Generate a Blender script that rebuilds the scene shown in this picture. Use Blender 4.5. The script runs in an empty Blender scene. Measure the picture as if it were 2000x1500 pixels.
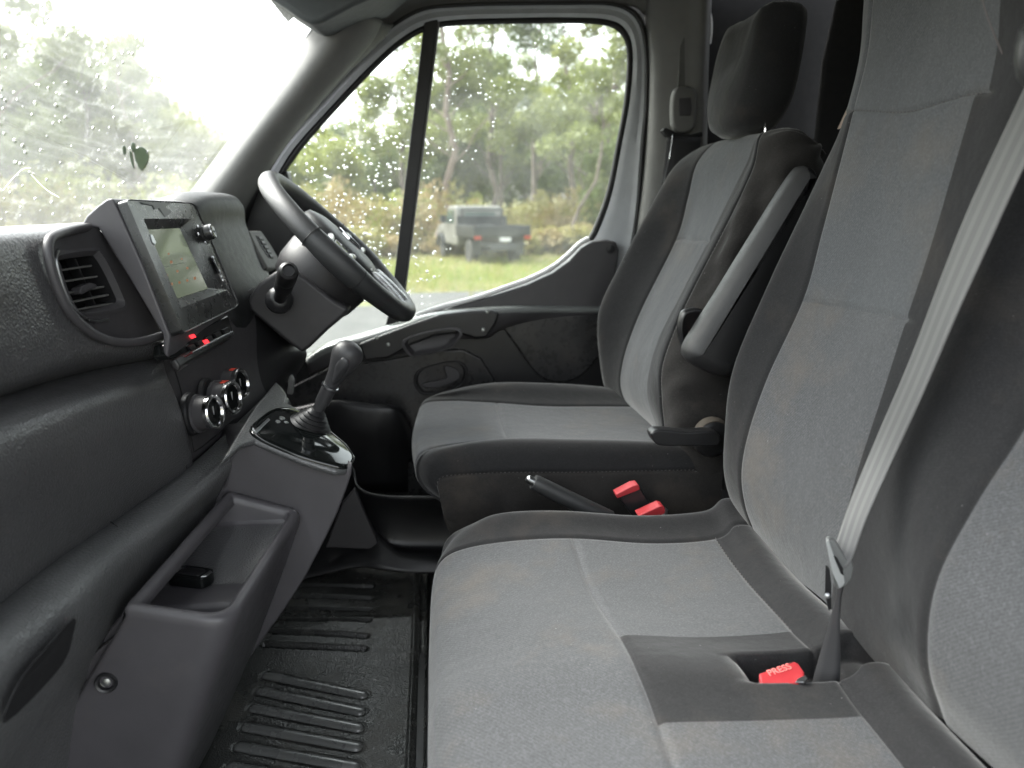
import bpy, bmesh, math, random
import numpy as np
from mathutils import Vector, Matrix
rnd = random.Random(7)
S = bpy.context.scene
C = S.collection
# ------------------------------------------------------------------ camera
FPX = 1455.0; CZ = 1.70
TH = math.atan(340/FPX); PH = math.atan(155*math.cos(TH)/FPX)
cF = Vector((math.sin(PH)*math.cos(TH), math.cos(PH)*math.cos(TH), -math.sin(TH)))
cR = Vector((math.cos(PH), -math.sin(PH), 0)); cU = cR.cross(cF)
CAM = Vector((0, 0, CZ))
cd = bpy.data.cameras.new('camera'); cam = bpy.data.objects.new('camera', cd); C.objects.link(cam)
cd.sensor_width = 36; cd.lens = 36*FPX/2000; cd.clip_start = 0.02; cd.clip_end = 600
cam.matrix_world = Matrix(((cR.x, cU.x, -cF.x, 0), (cR.y, cU.y, -cF.y, 0), (cR.z, cU.z, -cF.z, CZ), (0, 0, 0, 1)))
cd.dof.use_dof = True; cd.dof.focus_distance = 1.1; cd.dof.aperture_fstop = 4.0
S.camera = cam
# ------------------------------------------------------------------ world, sun, exposure
SUN_EL, SUN_AZ = math.radians(48), math.radians(298)      # azimuth from +Y clockwise
w = bpy.data.worlds.new('World'); S.world = w; w.use_nodes = True
nt = w.node_tree; bg = nt.nodes['Background']
sky = nt.nodes.new('ShaderNodeTexSky'); sky.sky_type = 'NISHITA'; sky.sun_disc = False
sky.sun_elevation = SUN_EL; sky.sun_rotation = SUN_AZ; sky.dust_density = 4; sky.air_density = 1.5
hs = nt.nodes.new('ShaderNodeHueSaturation'); hs.inputs['Saturation'].default_value = .22
nt.links.new(sky.outputs[0], hs.inputs['Color']); nt.links.new(hs.outputs[0], bg.inputs[0])
bg.inputs[1].default_value = 0.15
sd = bpy.data.lights.new('sun', 'SUN'); sd.energy = 1.0; sd.angle = math.radians(28); sd.color = (1, .97, .93)
so = bpy.data.objects.new('sun', sd); C.objects.link(so)
sv = Vector((math.sin(SUN_AZ)*math.cos(SUN_EL), math.cos(SUN_AZ)*math.cos(SUN_EL), math.sin(SUN_EL)))
so.rotation_euler = sv.to_track_quat('Z', 'Y').to_euler(); so.location = (0, -5, 12)
S.view_settings.view_transform = 'Standard'; S.view_settings.look = 'None'
S.view_settings.gamma = 1; S.view_settings.exposure = 2.82
S.render.engine = 'CYCLES'
S.cycles.max_bounces = 10; S.cycles.transparent_max_bounces = 24

# ------------------------------------------------------------------ measuring helpers: photo pixel + a real-world plane -> world point
def ray(x, y): return cF + cR*((x-1000)/FPX) - cU*((y-750)/FPX)
def PY(x, y, Y): r = ray(x, y); return CAM + r*(Y/r.y)
def PX(x, y, X): r = ray(x, y); return CAM + r*(X/r.x)
def PZ(x, y, Z): r = ray(x, y); return CAM + r*((Z-CZ)/r.z)
def plane3(a, b, c):
    n = (b-a).cross(c-a).normalized()
    if n.dot(CAM-a) < 0: n = -n
    def f(x, y, off=0.0):
        r = ray(x, y); return CAM + r*((a-CAM).dot(n)/r.dot(n)) + n*off
    f.n = n
    return f
V = Vector
def P(t):
    if isinstance(t, Vector): return t
    return PY(*t)

# ------------------------------------------------------------------ materials
def srgb(r, g, b):
    f = lambda c: (c/255/12.92) if c/255 <= .04045 else ((c/255+.055)/1.055)**2.4
    return (f(r), f(g), f(b))
MATS = {}
class N:
    def __init__(s, name):
        s.m = bpy.data.materials.new(name); s.m.use_nodes = True; s.t = s.m.node_tree
        s.b = s.t.nodes['Principled BSDF']; s.out = s.t.nodes['Material Output']; MATS[name] = s.m
    def n(s, typ, **kw):
        o = s.t.nodes.new(typ)
        for k, v in kw.items():
            if k in o.inputs: o.inputs[k].default_value = v
            else: setattr(o, k, v)
        return o
    def l(s, a, b): s.t.links.new(a, b)
    def coord(s, kind='Object'): return s.n('ShaderNodeTexCoord').outputs[kind]
    def noise(s, co, scale, detail=3, rough=.6):
        o = s.n('ShaderNodeTexNoise'); o.inputs['Scale'].default_value = scale; o.inputs['Detail'].default_value = detail
        o.inputs['Roughness'].default_value = rough; s.l(co, o.inputs['Vector']); return o.outputs['Fac']
    def ramp(s, fac, a, b, ca=(0, 0, 0, 1), cb=(1, 1, 1, 1)):
        o = s.n('ShaderNodeValToRGB'); e = o.color_ramp.elements
        e[0].position = a; e[1].position = b; e[0].color = ca; e[1].color = cb
        s.l(fac, o.inputs[0]); return o.outputs[0]
    def mix(s, fac, a, b, mode='MIX'):
        o = s.n('ShaderNodeMix'); o.data_type = 'RGBA'; o.blend_type = mode
        for inp, v in ((o.inputs[0], fac), (o.inputs[6], a), (o.inputs[7], b)):
            if isinstance(v, (int, float)): inp.default_value = v
            elif isinstance(v, tuple): inp.default_value = (*v[:3], 1)
            else: s.l(v, inp)
        return o.outputs[2]
    def math(s, op, a, b=0.0):
        o = s.n('ShaderNodeMath'); o.operation = op
        for inp, v in ((o.inputs[0], a), (o.inputs[1], b)):
            if isinstance(v, (int, float)): inp.default_value = v
            else: s.l(v, inp)
        return o.outputs[0]
    def bump(s, h, strength, dist, prev=None):
        o = s.n('ShaderNodeBump'); o.inputs['Strength'].default_value = strength; o.inputs['Distance'].default_value = dist
        s.l(h, o.inputs['Height'])
        if prev: s.l(prev, o.inputs['Normal'])
        return o.outputs[0]

def plastic(name, col, rough=.5, grain=0.0, gscale=700, dust=.12, spec=.5, metallic=0, dustcol=(.16, .14, .12)):
    k = N(name); co = k.coord()
    big = k.noise(co, 9, 4); fine = k.noise(co, 60, 3)
    c = k.mix(k.ramp(big, .35, .75), tuple(x*.88 for x in col), tuple(x*1.12 for x in col))
    if dust:
        d = k.math('MULTIPLY', k.ramp(k.noise(co, 5, 5, .7), .52, .8), dust)
        c = k.mix(d, c, dustcol)
    k.l(c, k.b.inputs['Base Color'])
    k.l(k.math('ADD', k.math('MULTIPLY', k.ramp(fine, .3, .8), .12), rough-.06), k.b.inputs['Roughness'])
    k.b.inputs['Specular IOR Level'].default_value = spec; k.b.inputs['Metallic'].default_value = metallic
    if grain:
        v = k.n('ShaderNodeTexVoronoi'); v.feature = 'SMOOTH_F1'; v.inputs['Scale'].default_value = gscale; k.l(co, v.inputs['Vector'])
        k.l(k.bump(v.outputs['Distance'], grain, .0016), k.b.inputs['Normal'])
    return k.m
def fabric(name, col, col2, weave=.5, period=.0022, stain=.35, rough=.95, staincol=(.13, .105, .08)):
    k = N(name); co = k.coord(); uv = k.coord('UV')
    sp = k.n('ShaderNodeSeparateXYZ'); k.l(uv, sp.inputs[0])
    a = k.math('MULTIPLY', sp.outputs[0], 2*math.pi/period); b = k.math('MULTIPLY', sp.outputs[1], 2*math.pi/period)
    s1 = k.math('SINE', k.math('ADD', a, b)); s2 = k.math('SINE', k.math('MULTIPLY', k.math('SUBTRACT', a, b), .5))
    wv = k.math('ADD', k.math('MULTIPLY', k.math('ADD', s1, k.math('MULTIPLY', s2, .6)), .31), .5)
    fn = k.noise(co, 330, 3, .8); md = k.noise(co, 45, 4, .7)
    f = k.math('ADD', k.math('MULTIPLY', wv, weave), k.math('MULTIPLY', k.ramp(fn, .25, .75), 1-weave))
    c = k.mix(f, col2, col)
    c = k.mix(k.math('MULTIPLY', k.ramp(md, .35, .65), .4), c, tuple(x*.55 for x in col))
    sp2_ = k.ramp(k.noise(co, 360, 2, .9), .5, .62)
    c = k.mix(k.math('MULTIPLY', sp2_, .28), c, tuple(x*1.5 for x in col))
    st = k.math('MULTIPLY', k.ramp(k.noise(co, 7, 5, .65), .52, .72), stain)
    c = k.mix(st, c, staincol)
    lint = k.ramp(k.noise(co, 260, 1, .4), .80, .84)
    c = k.mix(k.math('MULTIPLY', lint, .35), c, (.5, .5, .5))
    k.l(c, k.b.inputs['Base Color']); k.b.inputs['Roughness'].default_value = rough
    k.b.inputs['Specular IOR Level'].default_value = .2
    k.b.inputs['Sheen Weight'].default_value = .25; k.b.inputs['Sheen Roughness'].default_value = .4
    nb = k.bump(k.noise(co, 14, 3), .12, .02)
    k.l(k.bump(f, .35, .0005, nb), k.b.inputs['Normal'])
    return k.m

M = {}
M['fab_light'] = fabric('fabric_light_grey', (.104, .106, .111), (.023, .024, .026), .55, .0026, .34)
M['fab_mid'] = fabric('fabric_slate_grey', (.100, .104, .111), (.028, .030, .032), .55, .0024, .2)
M['fab_dark'] = fabric('fabric_charcoal', (.024, .024, .025), (.012, .012, .013), .4, .002, .12)
M['fab_side'] = fabric('fabric_charcoal_dusty', (.030, .028, .027), (.017, .016, .015), .3, .002, .2)
M['grain'] = plastic('plastic_grained_charcoal', (.064, .064, .066), .35, .6, 430, .12, .8)
M['grain_lit'] = plastic('plastic_grained_lit', (.088, .090, .091), .36, .65, 400, .1, .8)  # same plastic as the dash, paler to put the beam's light into the colour
M['smooth'] = plastic('plastic_smooth_charcoal', (.05, .048, .051), .5, .12, 1500, .12)
M['console'] = plastic('plastic_console', (.064, .061, .066), .42, .12, 1400, .22)
M['dark'] = plastic('plastic_near_black', (.013, .013, .014), .38, .1, 1200, .08)
M['vdark'] = plastic('plastic_black_matte', (.006, .006, .007), .7, 0, 500, 0)
M['gloss'] = plastic('plastic_gloss_black', (.006, .007, .007), .09, 0, 500, .03)
M['screenframe'] = plastic('plastic_screen_frame', (.017, .018, .018), .3, 0, 500, .1)
M['trim'] = plastic('trim_grey', (.135, .135, .13), .62, .15, 900, .08)
M['trim_dark'] = plastic('trim_dark_grey', (.10, .10, .095), .7, .15, 900, .1)
M['paint'] = plastic('painted_metal_silver', (.50, .52, .54), .32, 0, 500, .0)
M['brightwhite'] = plastic('white_paint_and_daylight', (.7, .7, .7), .35, 0, 500, .04)  # sill paint, also solid daylight in gaps and the glass-edge reflection
M['rubber'] = plastic('rubber_seal', (.012, .012, .013), .55, .1, 800, .05)
M['chrome'] = plastic('chrome', (.75, .75, .76), .16, 0, 500, 0, metallic=1)
M['satin'] = plastic('satin_metal', (.40, .41, .42), .32, 0, 500, 0, metallic=1)
M['steel'] = plastic('screw_steel', (.35, .36, .34), .35, 0, 500, .1, metallic=.9)
M['red'] = plastic('red_plastic', (.34, .022, .028), .5, 0, 500, .25, dustcol=(.45, .2, .17))
M['redmark'] = plastic('red_marking', (.7, .06, .03), .5, 0, 500, 0)
M['white'] = plastic('white_marking', (.6, .6, .6), .5, 0, 500, 0)
M['leather'] = plastic('steering_leather', (.030, .031, .032), .45, .25, 900, .06)
M['knobgrey'] = plastic('gear_knob_grey', (.032, .032, .034), .45, .1, 900, .05)
M['pink'] = plastic('metal_primer_pink', (.45, .28, .25), .4, 0, 500, .1, metallic=.5)
M['headliner'] = plastic('headliner_cloth', (.07, .072, .07), .9, .2, 600, .1)
M['bulk'] = plastic('bulkhead_grey', (.045, .052, .055), .6, .1, 600, .1)
M['stitch'] = plastic('stitch_thread', (.11, .10, .10), .8, 0, 500, 0)
M['dustline'] = plastic('dust_settled', (.15, .115, .08), .9, .2, 600, 0)
# floor mat rubber
k = N('mat_rubber'); co = k.coord()
v = k.n('ShaderNodeTexVoronoi'); v.inputs['Scale'].default_value = 330; k.l(co, v.inputs['Vector'])
dirt = k.ramp(k.noise(co, 9, 5, .7), .5, .75)
k.l(k.mix(k.math('MULTIPLY', dirt, .35), (.042, .043, .041), (.11, .095, .075)), k.b.inputs['Base Color'])
k.l(k.math('ADD', k.math('MULTIPLY', dirt, .25), .24), k.b.inputs['Roughness'])
k.l(k.bump(v.outputs['Distance'], .4, .0016), k.b.inputs['Normal']); M['mat'] = k.m
k = N('mat_rib_highlit'); co = k.coord()  # mat rubber lifted paler so the ribs' highlights sit in the colour
dirt = k.ramp(k.noise(co, 20, 5, .7), .45, .8)
k.l(k.mix(k.math('MULTIPLY', dirt, .15), (.105, .108, .105), (.14, .13, .11)), k.b.inputs['Base Color'])
k.l(k.math('ADD', k.math('MULTIPLY', dirt, .2), .24), k.b.inputs['Roughness']); k.b.inputs['Specular IOR Level'].default_value = 1.0; M['rib'] = k.m
M['tonguegrey'] = plastic('tongue_grey', (.16, .165, .162), .35, 0, 500, .05)
M['wetsheen'] = plastic('wet_ledge_sheen', (.16, .17, .165), .22, 0, 500, 0, 1.0)  # paler than the door plastic to paint the wet shelf's highlight
# webbing
k = N('belt_webbing'); uv = k.coord('UV'); sp = k.n('ShaderNodeSeparateXYZ'); k.l(uv, sp.inputs[0])
rib = k.math('SINE', k.math('MULTIPLY', sp.outputs[0], 2*math.pi/.0021))
st = k.math('SINE', k.math('ADD', k.math('MULTIPLY', sp.outputs[1], 2*math.pi/.0155), .8))
c = k.mix(k.ramp(st, -.1, .35), (.085, .085, .086), (.115, .115, .113))
c = k.mix(k.math('MULTIPLY', k.ramp(rib, .0, 1), .3), c, (.1, .1, .1))
dy = k.n('ShaderNodeSeparateXYZ'); k.l(k.coord(), dy.inputs[0])
k.l(c, k.b.inputs['Base Color']); k.b.inputs['Roughness'].default_value = .6
k.l(k.bump(rib, .2, .0003), k.b.inputs['Normal']); M['web'] = k.m
k = N('belt_webbing_dark'); uv = k.coord('UV'); sp = k.n('ShaderNodeSeparateXYZ'); k.l(uv, sp.inputs[0])
rib = k.math('SINE', k.math('MULTIPLY', sp.outputs[0], 2*math.pi/.0021))
k.l(k.mix(k.ramp(rib, 0, 1), (.03, .03, .032), (.018, .018, .02)), k.b.inputs['Base Color']); k.b.inputs['Roughness'].default_value = .6
M['webdark'] = k.m
# glass with thin film of dirt / wet haze
def glass(name, film, scale, lo, hi, tint=(.93, .96, .94), filmcol=(.8, .84, .8), streak=False):
    k = N(name); t = k.t; t.nodes.remove(k.b)
    co = k.coord()
    tr = k.n('ShaderNodeBsdfTransparent'); tr.inputs[0].default_value = (*tint, 1)
    gl = k.n('ShaderNodeBsdfGlossy'); gl.inputs['Roughness'].default_value = .02
    fr = k.n('ShaderNodeFresnel'); fr.inputs[0].default_value = 1.45
    m1 = k.n('ShaderNodeMixShader'); k.l(k.math('MULTIPLY', fr.outputs[0], .35), m1.inputs[0]); k.l(tr.outputs[0], m1.inputs[1]); k.l(gl.outputs[0], m1.inputs[2])
    df = k.n('ShaderNodeBsdfTranslucent'); df.inputs[0].default_value = (*filmcol, 1)
    n1 = k.ramp(k.noise(co, scale, 6, .65), .3, .75)
    fac = k.math('ADD', k.math('MULTIPLY', n1, hi-lo), lo)
    if streak:
        mp = k.n('ShaderNodeMapping'); mp.inputs['Scale'].default_value = (1, 1, 1); k.l(co, mp.inputs[0])
        sp2 = k.n('ShaderNodeSeparateXYZ'); k.l(co, sp2.inputs[0])
        dx = k.math('SUBTRACT', sp2.outputs[1], .55); dz = k.math('SUBTRACT', sp2.outputs[2], 2.35)
        rr = k.math('SQRT', k.math('ADD', k.math('MULTIPLY', dx, dx), k.math('MULTIPLY', dz, dz)))
        wob = k.math('MULTIPLY', k.noise(co, 3, 2), .06)
        cb = k.n('ShaderNodeCombineXYZ'); k.l(k.math('MULTIPLY', k.math('ADD', rr, wob), 60), cb.inputs[0])
        k.l(k.math('MULTIPLY', k.math('ARCTAN2', dx, dz), 3), cb.inputs[1])
        sn = k.ramp(k.noise(cb.outputs[0], 1.2, 4, .7), .5, .75)
        bl = k.ramp(k.noise(co, 30, 4, .8), .56, .64)
        fac = k.math('ADD', fac, k.math('ADD', k.math('MULTIPLY', sn, .05), k.math('MULTIPLY', bl, .05)))
    m2 = k.n('ShaderNodeMixShader'); k.l(fac, m2.inputs[0]); k.l(m1.outputs[0], m2.inputs[1]); k.l(df.outputs[0], m2.inputs[2])
    k.l(m2.outputs[0], k.out.inputs[0]); return k.m
M['windscreen'] = glass('windscreen_glass_dirty', .3, 6, .04, .09, streak=True)
M['glass'] = glass('side_glass_wet', .1, 12, .012, .045)
k = N('glass_smear_white'); t = k.t; tl = k.n('ShaderNodeBsdfTranslucent'); tl.inputs[0].default_value = (.9, .92, .9, 1); k.l(tl.outputs[0], k.out.inputs[0]); M['smear'] = k.m
k = N('water_drop'); t = k.t; t.nodes.remove(k.b)
g = k.n('ShaderNodeBsdfGlass'); g.inputs['IOR'].default_value = 1.33; g.inputs['Roughness'].default_value = 0.0
k.l(g.outputs[0], k.out.inputs[0]); M['drop'] = k.m
# display
k = N('display_glass'); co = k.coord('UV')
k.b.inputs['Base Color'].default_value = (.05, .058, .045, 1); k.b.inputs['Roughness'].default_value = .10
k.b.inputs['Emission Color'].default_value = (.16, .19, .13, 1); k.b.inputs['Emission Strength'].default_value = .10
M['display'] = k.m
k = N('display_icon'); k.b.inputs['Base Color'].default_value = (.12, .06, .03, 1)
k.b.inputs['Emission Color'].default_value = (.5, .2, .08, 1); k.b.inputs['Emission Strength'].default_value = .06; M['icon'] = k.m
k = N('led_red'); k.b.inputs['Base Color'].default_value = (.5, .02, .02, 1)
k.b.inputs['Emission Color'].default_value = (1, .03, .04, 1); k.b.inputs['Emission Strength'].default_value = .35; M['led'] = k.m

# ------------------------------------------------------------------ object helpers
ORG = {}
def thing(name, label, cat, loc=(0, 0, 0), group=None):
    o = bpy.data.objects.new(name, None); o.empty_display_size = .1; C.objects.link(o); o.location = loc
    o['label'] = label; o['category'] = cat
    if group: o['group'] = group
    ORG[o.name] = V(loc); return o
def tag(o, label, cat, group=None):
    o['label'] = label; o['category'] = cat
    if group: o['group'] = group
    return o
def struct(o): o['kind'] = 'structure'; return o
def mk(name, verts, faces, mats, parent=None, fm=None, uv=None, smooth=True, org=None, autos=None):
    if not isinstance(mats, (list, tuple)): mats = [mats]
    if parent is not None: og = ORG[parent.name]
    elif org is not None: og = V(org)
    else:
        a = np.array([tuple(v) for v in verts]); og = V(((a[:, 0].min()+a[:, 0].max())/2, (a[:, 1].min()+a[:, 1].max())/2, a[:, 2].min()))
    me = bpy.data.meshes.new(name)
    me.from_pydata([tuple(V(v)-og) for v in verts], [], faces)
    for m in mats: me.materials.append(m)
    if fm is not None: me.polygons.foreach_set('material_index', fm)
    if uv is not None:
        ul = me.uv_layers.new(name='UVMap'); vi = np.empty(len(me.loops), dtype=np.int32); me.loops.foreach_get('vertex_index', vi)
        ul.data.foreach_set('uv', np.array(uv, dtype=np.float32)[vi].ravel())
    if smooth: me.polygons.foreach_set('use_smooth', [True]*len(me.polygons))
    me.update()
    o = bpy.data.objects.new(name, me); C.objects.link(o)
    if parent is not None:
        o.parent = parent
    else: o.location = og
    ORG[o.name] = og
    if autos: autosmooth(o, autos)
    return o
def autosmooth(o, deg=35):
    me = o.data; bm = bmesh.new(); bm.from_mesh(me)
    for e in bm.edges:
        if len(e.link_faces) == 2 and e.calc_face_angle(0) > math.radians(deg): e.smooth = False
    bm.to_mesh(me); bm.free()
def crbasis(U, n):
    B = np.zeros((len(U), n))
    for r, u in enumerate(U):
        i = min(int(math.floor(u)), n-2); i = max(i, 0); t = u-i
        ws = (-.5*t+t*t-.5*t**3, 1-2.5*t*t+1.5*t**3, .5*t+2*t*t-1.5*t**3, -.5*t*t+.5*t**3)
        for k_, w_ in zip((i-1, i, i+1, i+2), ws):
            if k_ < 0: B[r, 0] += 2*w_; B[r, 1] -= w_
            elif k_ > n-1: B[r, n-1] += 2*w_; B[r, n-2] -= w_
            else: B[r, k_] += w_
    return B
def params(n, sub, seams=()):
    if isinstance(sub, int): sub = [sub]*(n-1)
    u = set()
    for i in range(n-1):
        for j in range(sub[i]): u.add(round(i+j/sub[i], 4))
    u.add(float(n-1))
    for s in [q[0] if isinstance(q, tuple) else q for q in seams]:
        for d in (-.09, -.045, -.02, 0, .02, .045, .09):
            if 0 <= s+d <= n-1: u.add(round(s+d, 4))
    return sorted(u)
def loft(name, ctrl, mats, parent=None, sub=(8, 8), su=(), sv=(), matfn=None, groove=.004, stitch=(), post=None, flip=False, thick=0, linear=False, uvrot=0, org=None):
    """ctrl[i][j] points; su / sv = control rows / columns that are sewn seams"""
    A = np.array([[tuple(P(p)) for p in row] for row in ctrl])
    U = params(A.shape[0], sub[0], su); W = params(A.shape[1], sub[1], sv)
    Bu = crbasis(U, A.shape[0]); Bv = crbasis(W, A.shape[1])
    G = np.einsum('ai,ijk,bj->abk', Bu, A, Bv)
    du = np.gradient(G, axis=0); dv = np.gradient(G, axis=1)
    nn = np.cross(du, dv); nn /= (np.linalg.norm(nn, axis=2, keepdims=True)+1e-9)
    if flip: nn = -nn
    g = np.zeros((len(U), len(W)))
    for s, wdt in [(s if isinstance(s, tuple) else (s, None)) for s in su]:
        for a, u in enumerate(U):
            d = abs(u-s); ok = np.ones(len(W)) if wdt is None else np.array([wdt[0] <= x <= wdt[1] for x in W])
            g[a] = np.maximum(g[a], math.exp(-(d/.035)**2)*ok)
    for s in sv:
        for b, x in enumerate(W): g[:, b] = np.maximum(g[:, b], math.exp(-((x-s)/.035)**2))
    G = G - nn*g[..., None]*groove
    if post: G = post(G, U, W, nn)
    nu_, nw = len(U), len(W)
    faces = []; fm = []
    for a in range(nu_-1):
        for b in range(nw-1):
            q = (a*nw+b, a*nw+b+1, (a+1)*nw+b+1, (a+1)*nw+b)
            faces.append(q[::-1] if flip else q)
            fm.append(matfn((U[a]+U[a+1])/2, (W[b]+W[b+1])/2) if matfn else 0)
    lu = np.concatenate([[0], np.cumsum(np.linalg.norm(np.diff(G, axis=0), axis=2).mean(axis=1))])
    lv = np.concatenate([[0], np.cumsum(np.linalg.norm(np.diff(G, axis=1), axis=2).mean(axis=0))])
    uv = [(lu[a], lv[b]) for a in range(nu_) for b in range(nw)]
    o = mk(name, G.reshape(-1, 3).tolist(), faces, mats, parent, fm, uv, org=org)
    for ax, s, lo, hi in stitch:
        if ax == 'v':
            b = min(range(nw), key=lambda q: abs(W[q]-s)); ln = [V(G[a, b])-V(nn[a, b])*.0012 for a in range(nu_) if lo <= U[a] <= hi]
        else:
            a = min(range(nu_), key=lambda q: abs(U[q]-s)); ln = [V(G[a, b])-V(nn[a, b])*.0012 for b in range(nw) if lo <= W[b] <= hi]
        L = sum((q-p).length for p, q in zip(ln, ln[1:])); pts = resample(ln, max(4, int(L/.0025)), closed=False)
        vs = []; fs = []
        for i in range(0, len(pts)-2, 3):
            p, q = pts[i], pts[i+1]; x, y, d = frame_axes(q-p); c0 = len(vs); q = q+(q-p)*.3
            for e_ in (p, q):
                for k_ in range(4): vs.append(e_+(x*math.cos(k_*math.pi/2)+y*math.sin(k_*math.pi/2))*.00055)
            for k_ in range(4): fs.append((c0+k_, c0+(k_+1) % 4, c0+4+(k_+1) % 4, c0+4+k_))
            fs.append((c0+3, c0+2, c0+1, c0)); fs.append((c0+4, c0+5, c0+6, c0+7))
        if parent is not None: mk('stitching', vs, fs, M['stitch'], parent)
    if thick: solid(o, thick)
    return o
def solid(o, t, off=-1):
    m = o.modifiers.new('s', 'SOLIDIFY'); m.thickness = t; m.offset = off
def bevel(o, w_, seg=3, ang=30):
    m = o.modifiers.new('b', 'BEVEL'); m.width = w_; m.segments = seg; m.limit_method = 'ANGLE'; m.angle_limit = math.radians(ang)
    for p in o.data.polygons: p.use_smooth = True
    wn = o.modifiers.new('w', 'WEIGHTED_NORMAL'); wn.keep_sharp = False
def smoothloop(pts, n=6, closed=True):
    """catmull-rom through a closed list of vectors"""
    pts = [V(p) for p in pts]; out = []; L = len(pts)
    for i in range(L if closed else L-1):
        g_ = lambda k_: pts[k_ % L] if closed else pts[max(0, min(L-1, k_))]
        p0, p1, p2, p3 = g_(i-1), g_(i), g_(i+1), g_(i+2)
        for j in range(n):
            t = j/n
            out.append(.5*((2*p1)+(p2-p0)*t+(2*p0-5*p1+4*p2-p3)*t*t+(3*p1-p0-3*p2+p3)*t**3))
    if not closed: out.append(pts[-1])
    return out
def resample(pts, n, closed=True):
    pts = [V(p) for p in pts]
    if closed: pts = pts+[pts[0]]
    d = [0]
    for a, b in zip(pts, pts[1:]): d.append(d[-1]+(b-a).length)
    out = []; j = 0
    for i in range(n):
        t = d[-1]*i/(n if closed else n-1)
        while j < len(d)-2 and d[j+1] < t: j += 1
        s = (t-d[j])/max(1e-9, d[j+1]-d[j]); out.append(pts[j].lerp(pts[j+1], min(1, max(0, s))))
    return out
def slab(name, pts, depth, mat, parent=None, bev=.004, smooth_n=0, org=None, seg=3):
    """closed outline (world points) pushed along vector depth"""
    pts = [P(p) for p in pts]
    if smooth_n: pts = smoothloop(pts, smooth_n)
    n = len(pts); dv = V(depth)
    vs = pts+[p+dv for p in pts]
    fs = [tuple(range(n)), tuple(range(2*n-1, n-1, -1))]+[(i, i+n, (i+1) % n+n, (i+1) % n) for i in range(n)]
    # make normals point outward
    o = mk(name, vs, fs, mat, parent, smooth=False, org=org)
    bm = bmesh.new(); bm.from_mesh(o.data); bmesh.ops.recalc_face_normals(bm, faces=bm.faces); bm.to_mesh(o.data); bm.free()
    if bev: bevel(o, bev, seg)
    return o
def loops(name, rings, mats, parent=None, fm=None, cap0=False, cap1=False, closed=True, smooth=True, autos=None, org=None):
    n = len(rings[0]); vs = [p for r in rings for p in r]; fs = []; mi = []
    for k_ in range(len(rings)-1):
        for i in range(n if closed else n-1):
            fs.append((k_*n+i, k_*n+(i+1) % n, (k_+1)*n+(i+1) % n, (k_+1)*n+i)); mi.append(fm[k_] if fm else 0)
    if cap0: fs.append(tuple(range(n-1, -1, -1))); mi.append(fm[0] if fm else 0)
    if cap1: fs.append(tuple((len(rings)-1)*n+i for i in range(n))); mi.append(fm[-1] if fm else 0)
    o = mk(name, vs, fs, mats, parent, mi, smooth=smooth, org=org)
    bm = bmesh.new(); bm.from_mesh(o.data); bmesh.ops.recalc_face_normals(bm, faces=bm.faces); bm.to_mesh(o.data); bm.free()
    if autos: autosmooth(o, autos)
    return o
def frame_axes(d):
    d = V(d).normalized(); a = V((0, 0, 1)) if abs(d.z) < .9 else V((1, 0, 0))
    x = d.cross(a).normalized(); return x, x.cross(d).normalized(), d
def tube(name, path, r, mat, parent=None, n=12, closed=False, smooth_n=0, flat=1.0, cap=True, org=None):
    path = [P(p) for p in path]
    if smooth_n: path = smoothloop(path, smooth_n, closed)
    L = len(path); rings = []; up = None
    for i, p in enumerate(path):
        a = path[(i-1) % L] if closed or i else p; b = path[(i+1) % L] if closed or i < L-1 else p
        d = (b-a).normalized()
        if up is None: x, y, _ = frame_axes(d)
        else:
            x = (up-d*up.dot(d)).normalized(); y = d.cross(x)
        up = x; rr = r[i*len(r)//L] if isinstance(r, (list, tuple)) else r
        rings.append([p+x*rr*math.cos(2*math.pi*k_/n)+y*rr*flat*math.sin(2*math.pi*k_/n) for k_ in range(n)])
    if closed: rings.append(rings[0])
    return loops(name, rings, mat, parent, cap0=cap and not closed, cap1=cap and not closed, org=org, autos=50)
def revolve(name, prof, o_, axis, mat, parent=None, n=32, fm=None, sx=1.0, sy=1.0, xdir=None, autos=35, org=None):
    """prof = [(dist along axis, radius)]"""
    x, y, d = frame_axes(axis)
    if xdir: x = (V(xdir)-d*V(xdir).dot(d)).normalized(); y = d.cross(x)
    rings = [[V(o_)+d*h+x*r*sx*math.cos(2*math.pi*k_/n)+y*r*sy*math.sin(2*math.pi*k_/n) for k_ in range(n)] for h, r in prof]
    return loops(name, rings, mat, parent, fm=fm, cap0=True, cap1=True, autos=autos, org=org)
def box(name, c, s, mat, parent=None, bev=.003, rot=None, org=None):
    vs = [V((sx*s[0]/2, sy*s[1]/2, sz*s[2]/2)) for sx in (-1, 1) for sy in (-1, 1) for sz in (-1, 1)]
    if rot is not None: vs = [rot @ v for v in vs]
    vs = [v+V(c) for v in vs]
    fs = [(0, 1, 3, 2), (4, 6, 7, 5), (0, 4, 5, 1), (2, 3, 7, 6), (0, 2, 6, 4), (1, 5, 7, 3)]
    o = mk(name, vs, fs, mat, parent, smooth=False, org=org)
    if bev: bevel(o, bev)
    return o
def join_geo(list_of):  # [(verts, faces)]
    vs = []; fs = []
    for v_, f_ in list_of:
        b = len(vs); vs += v_; fs += [tuple(i+b for i in q) for q in f_]
    return vs, fs
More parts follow.
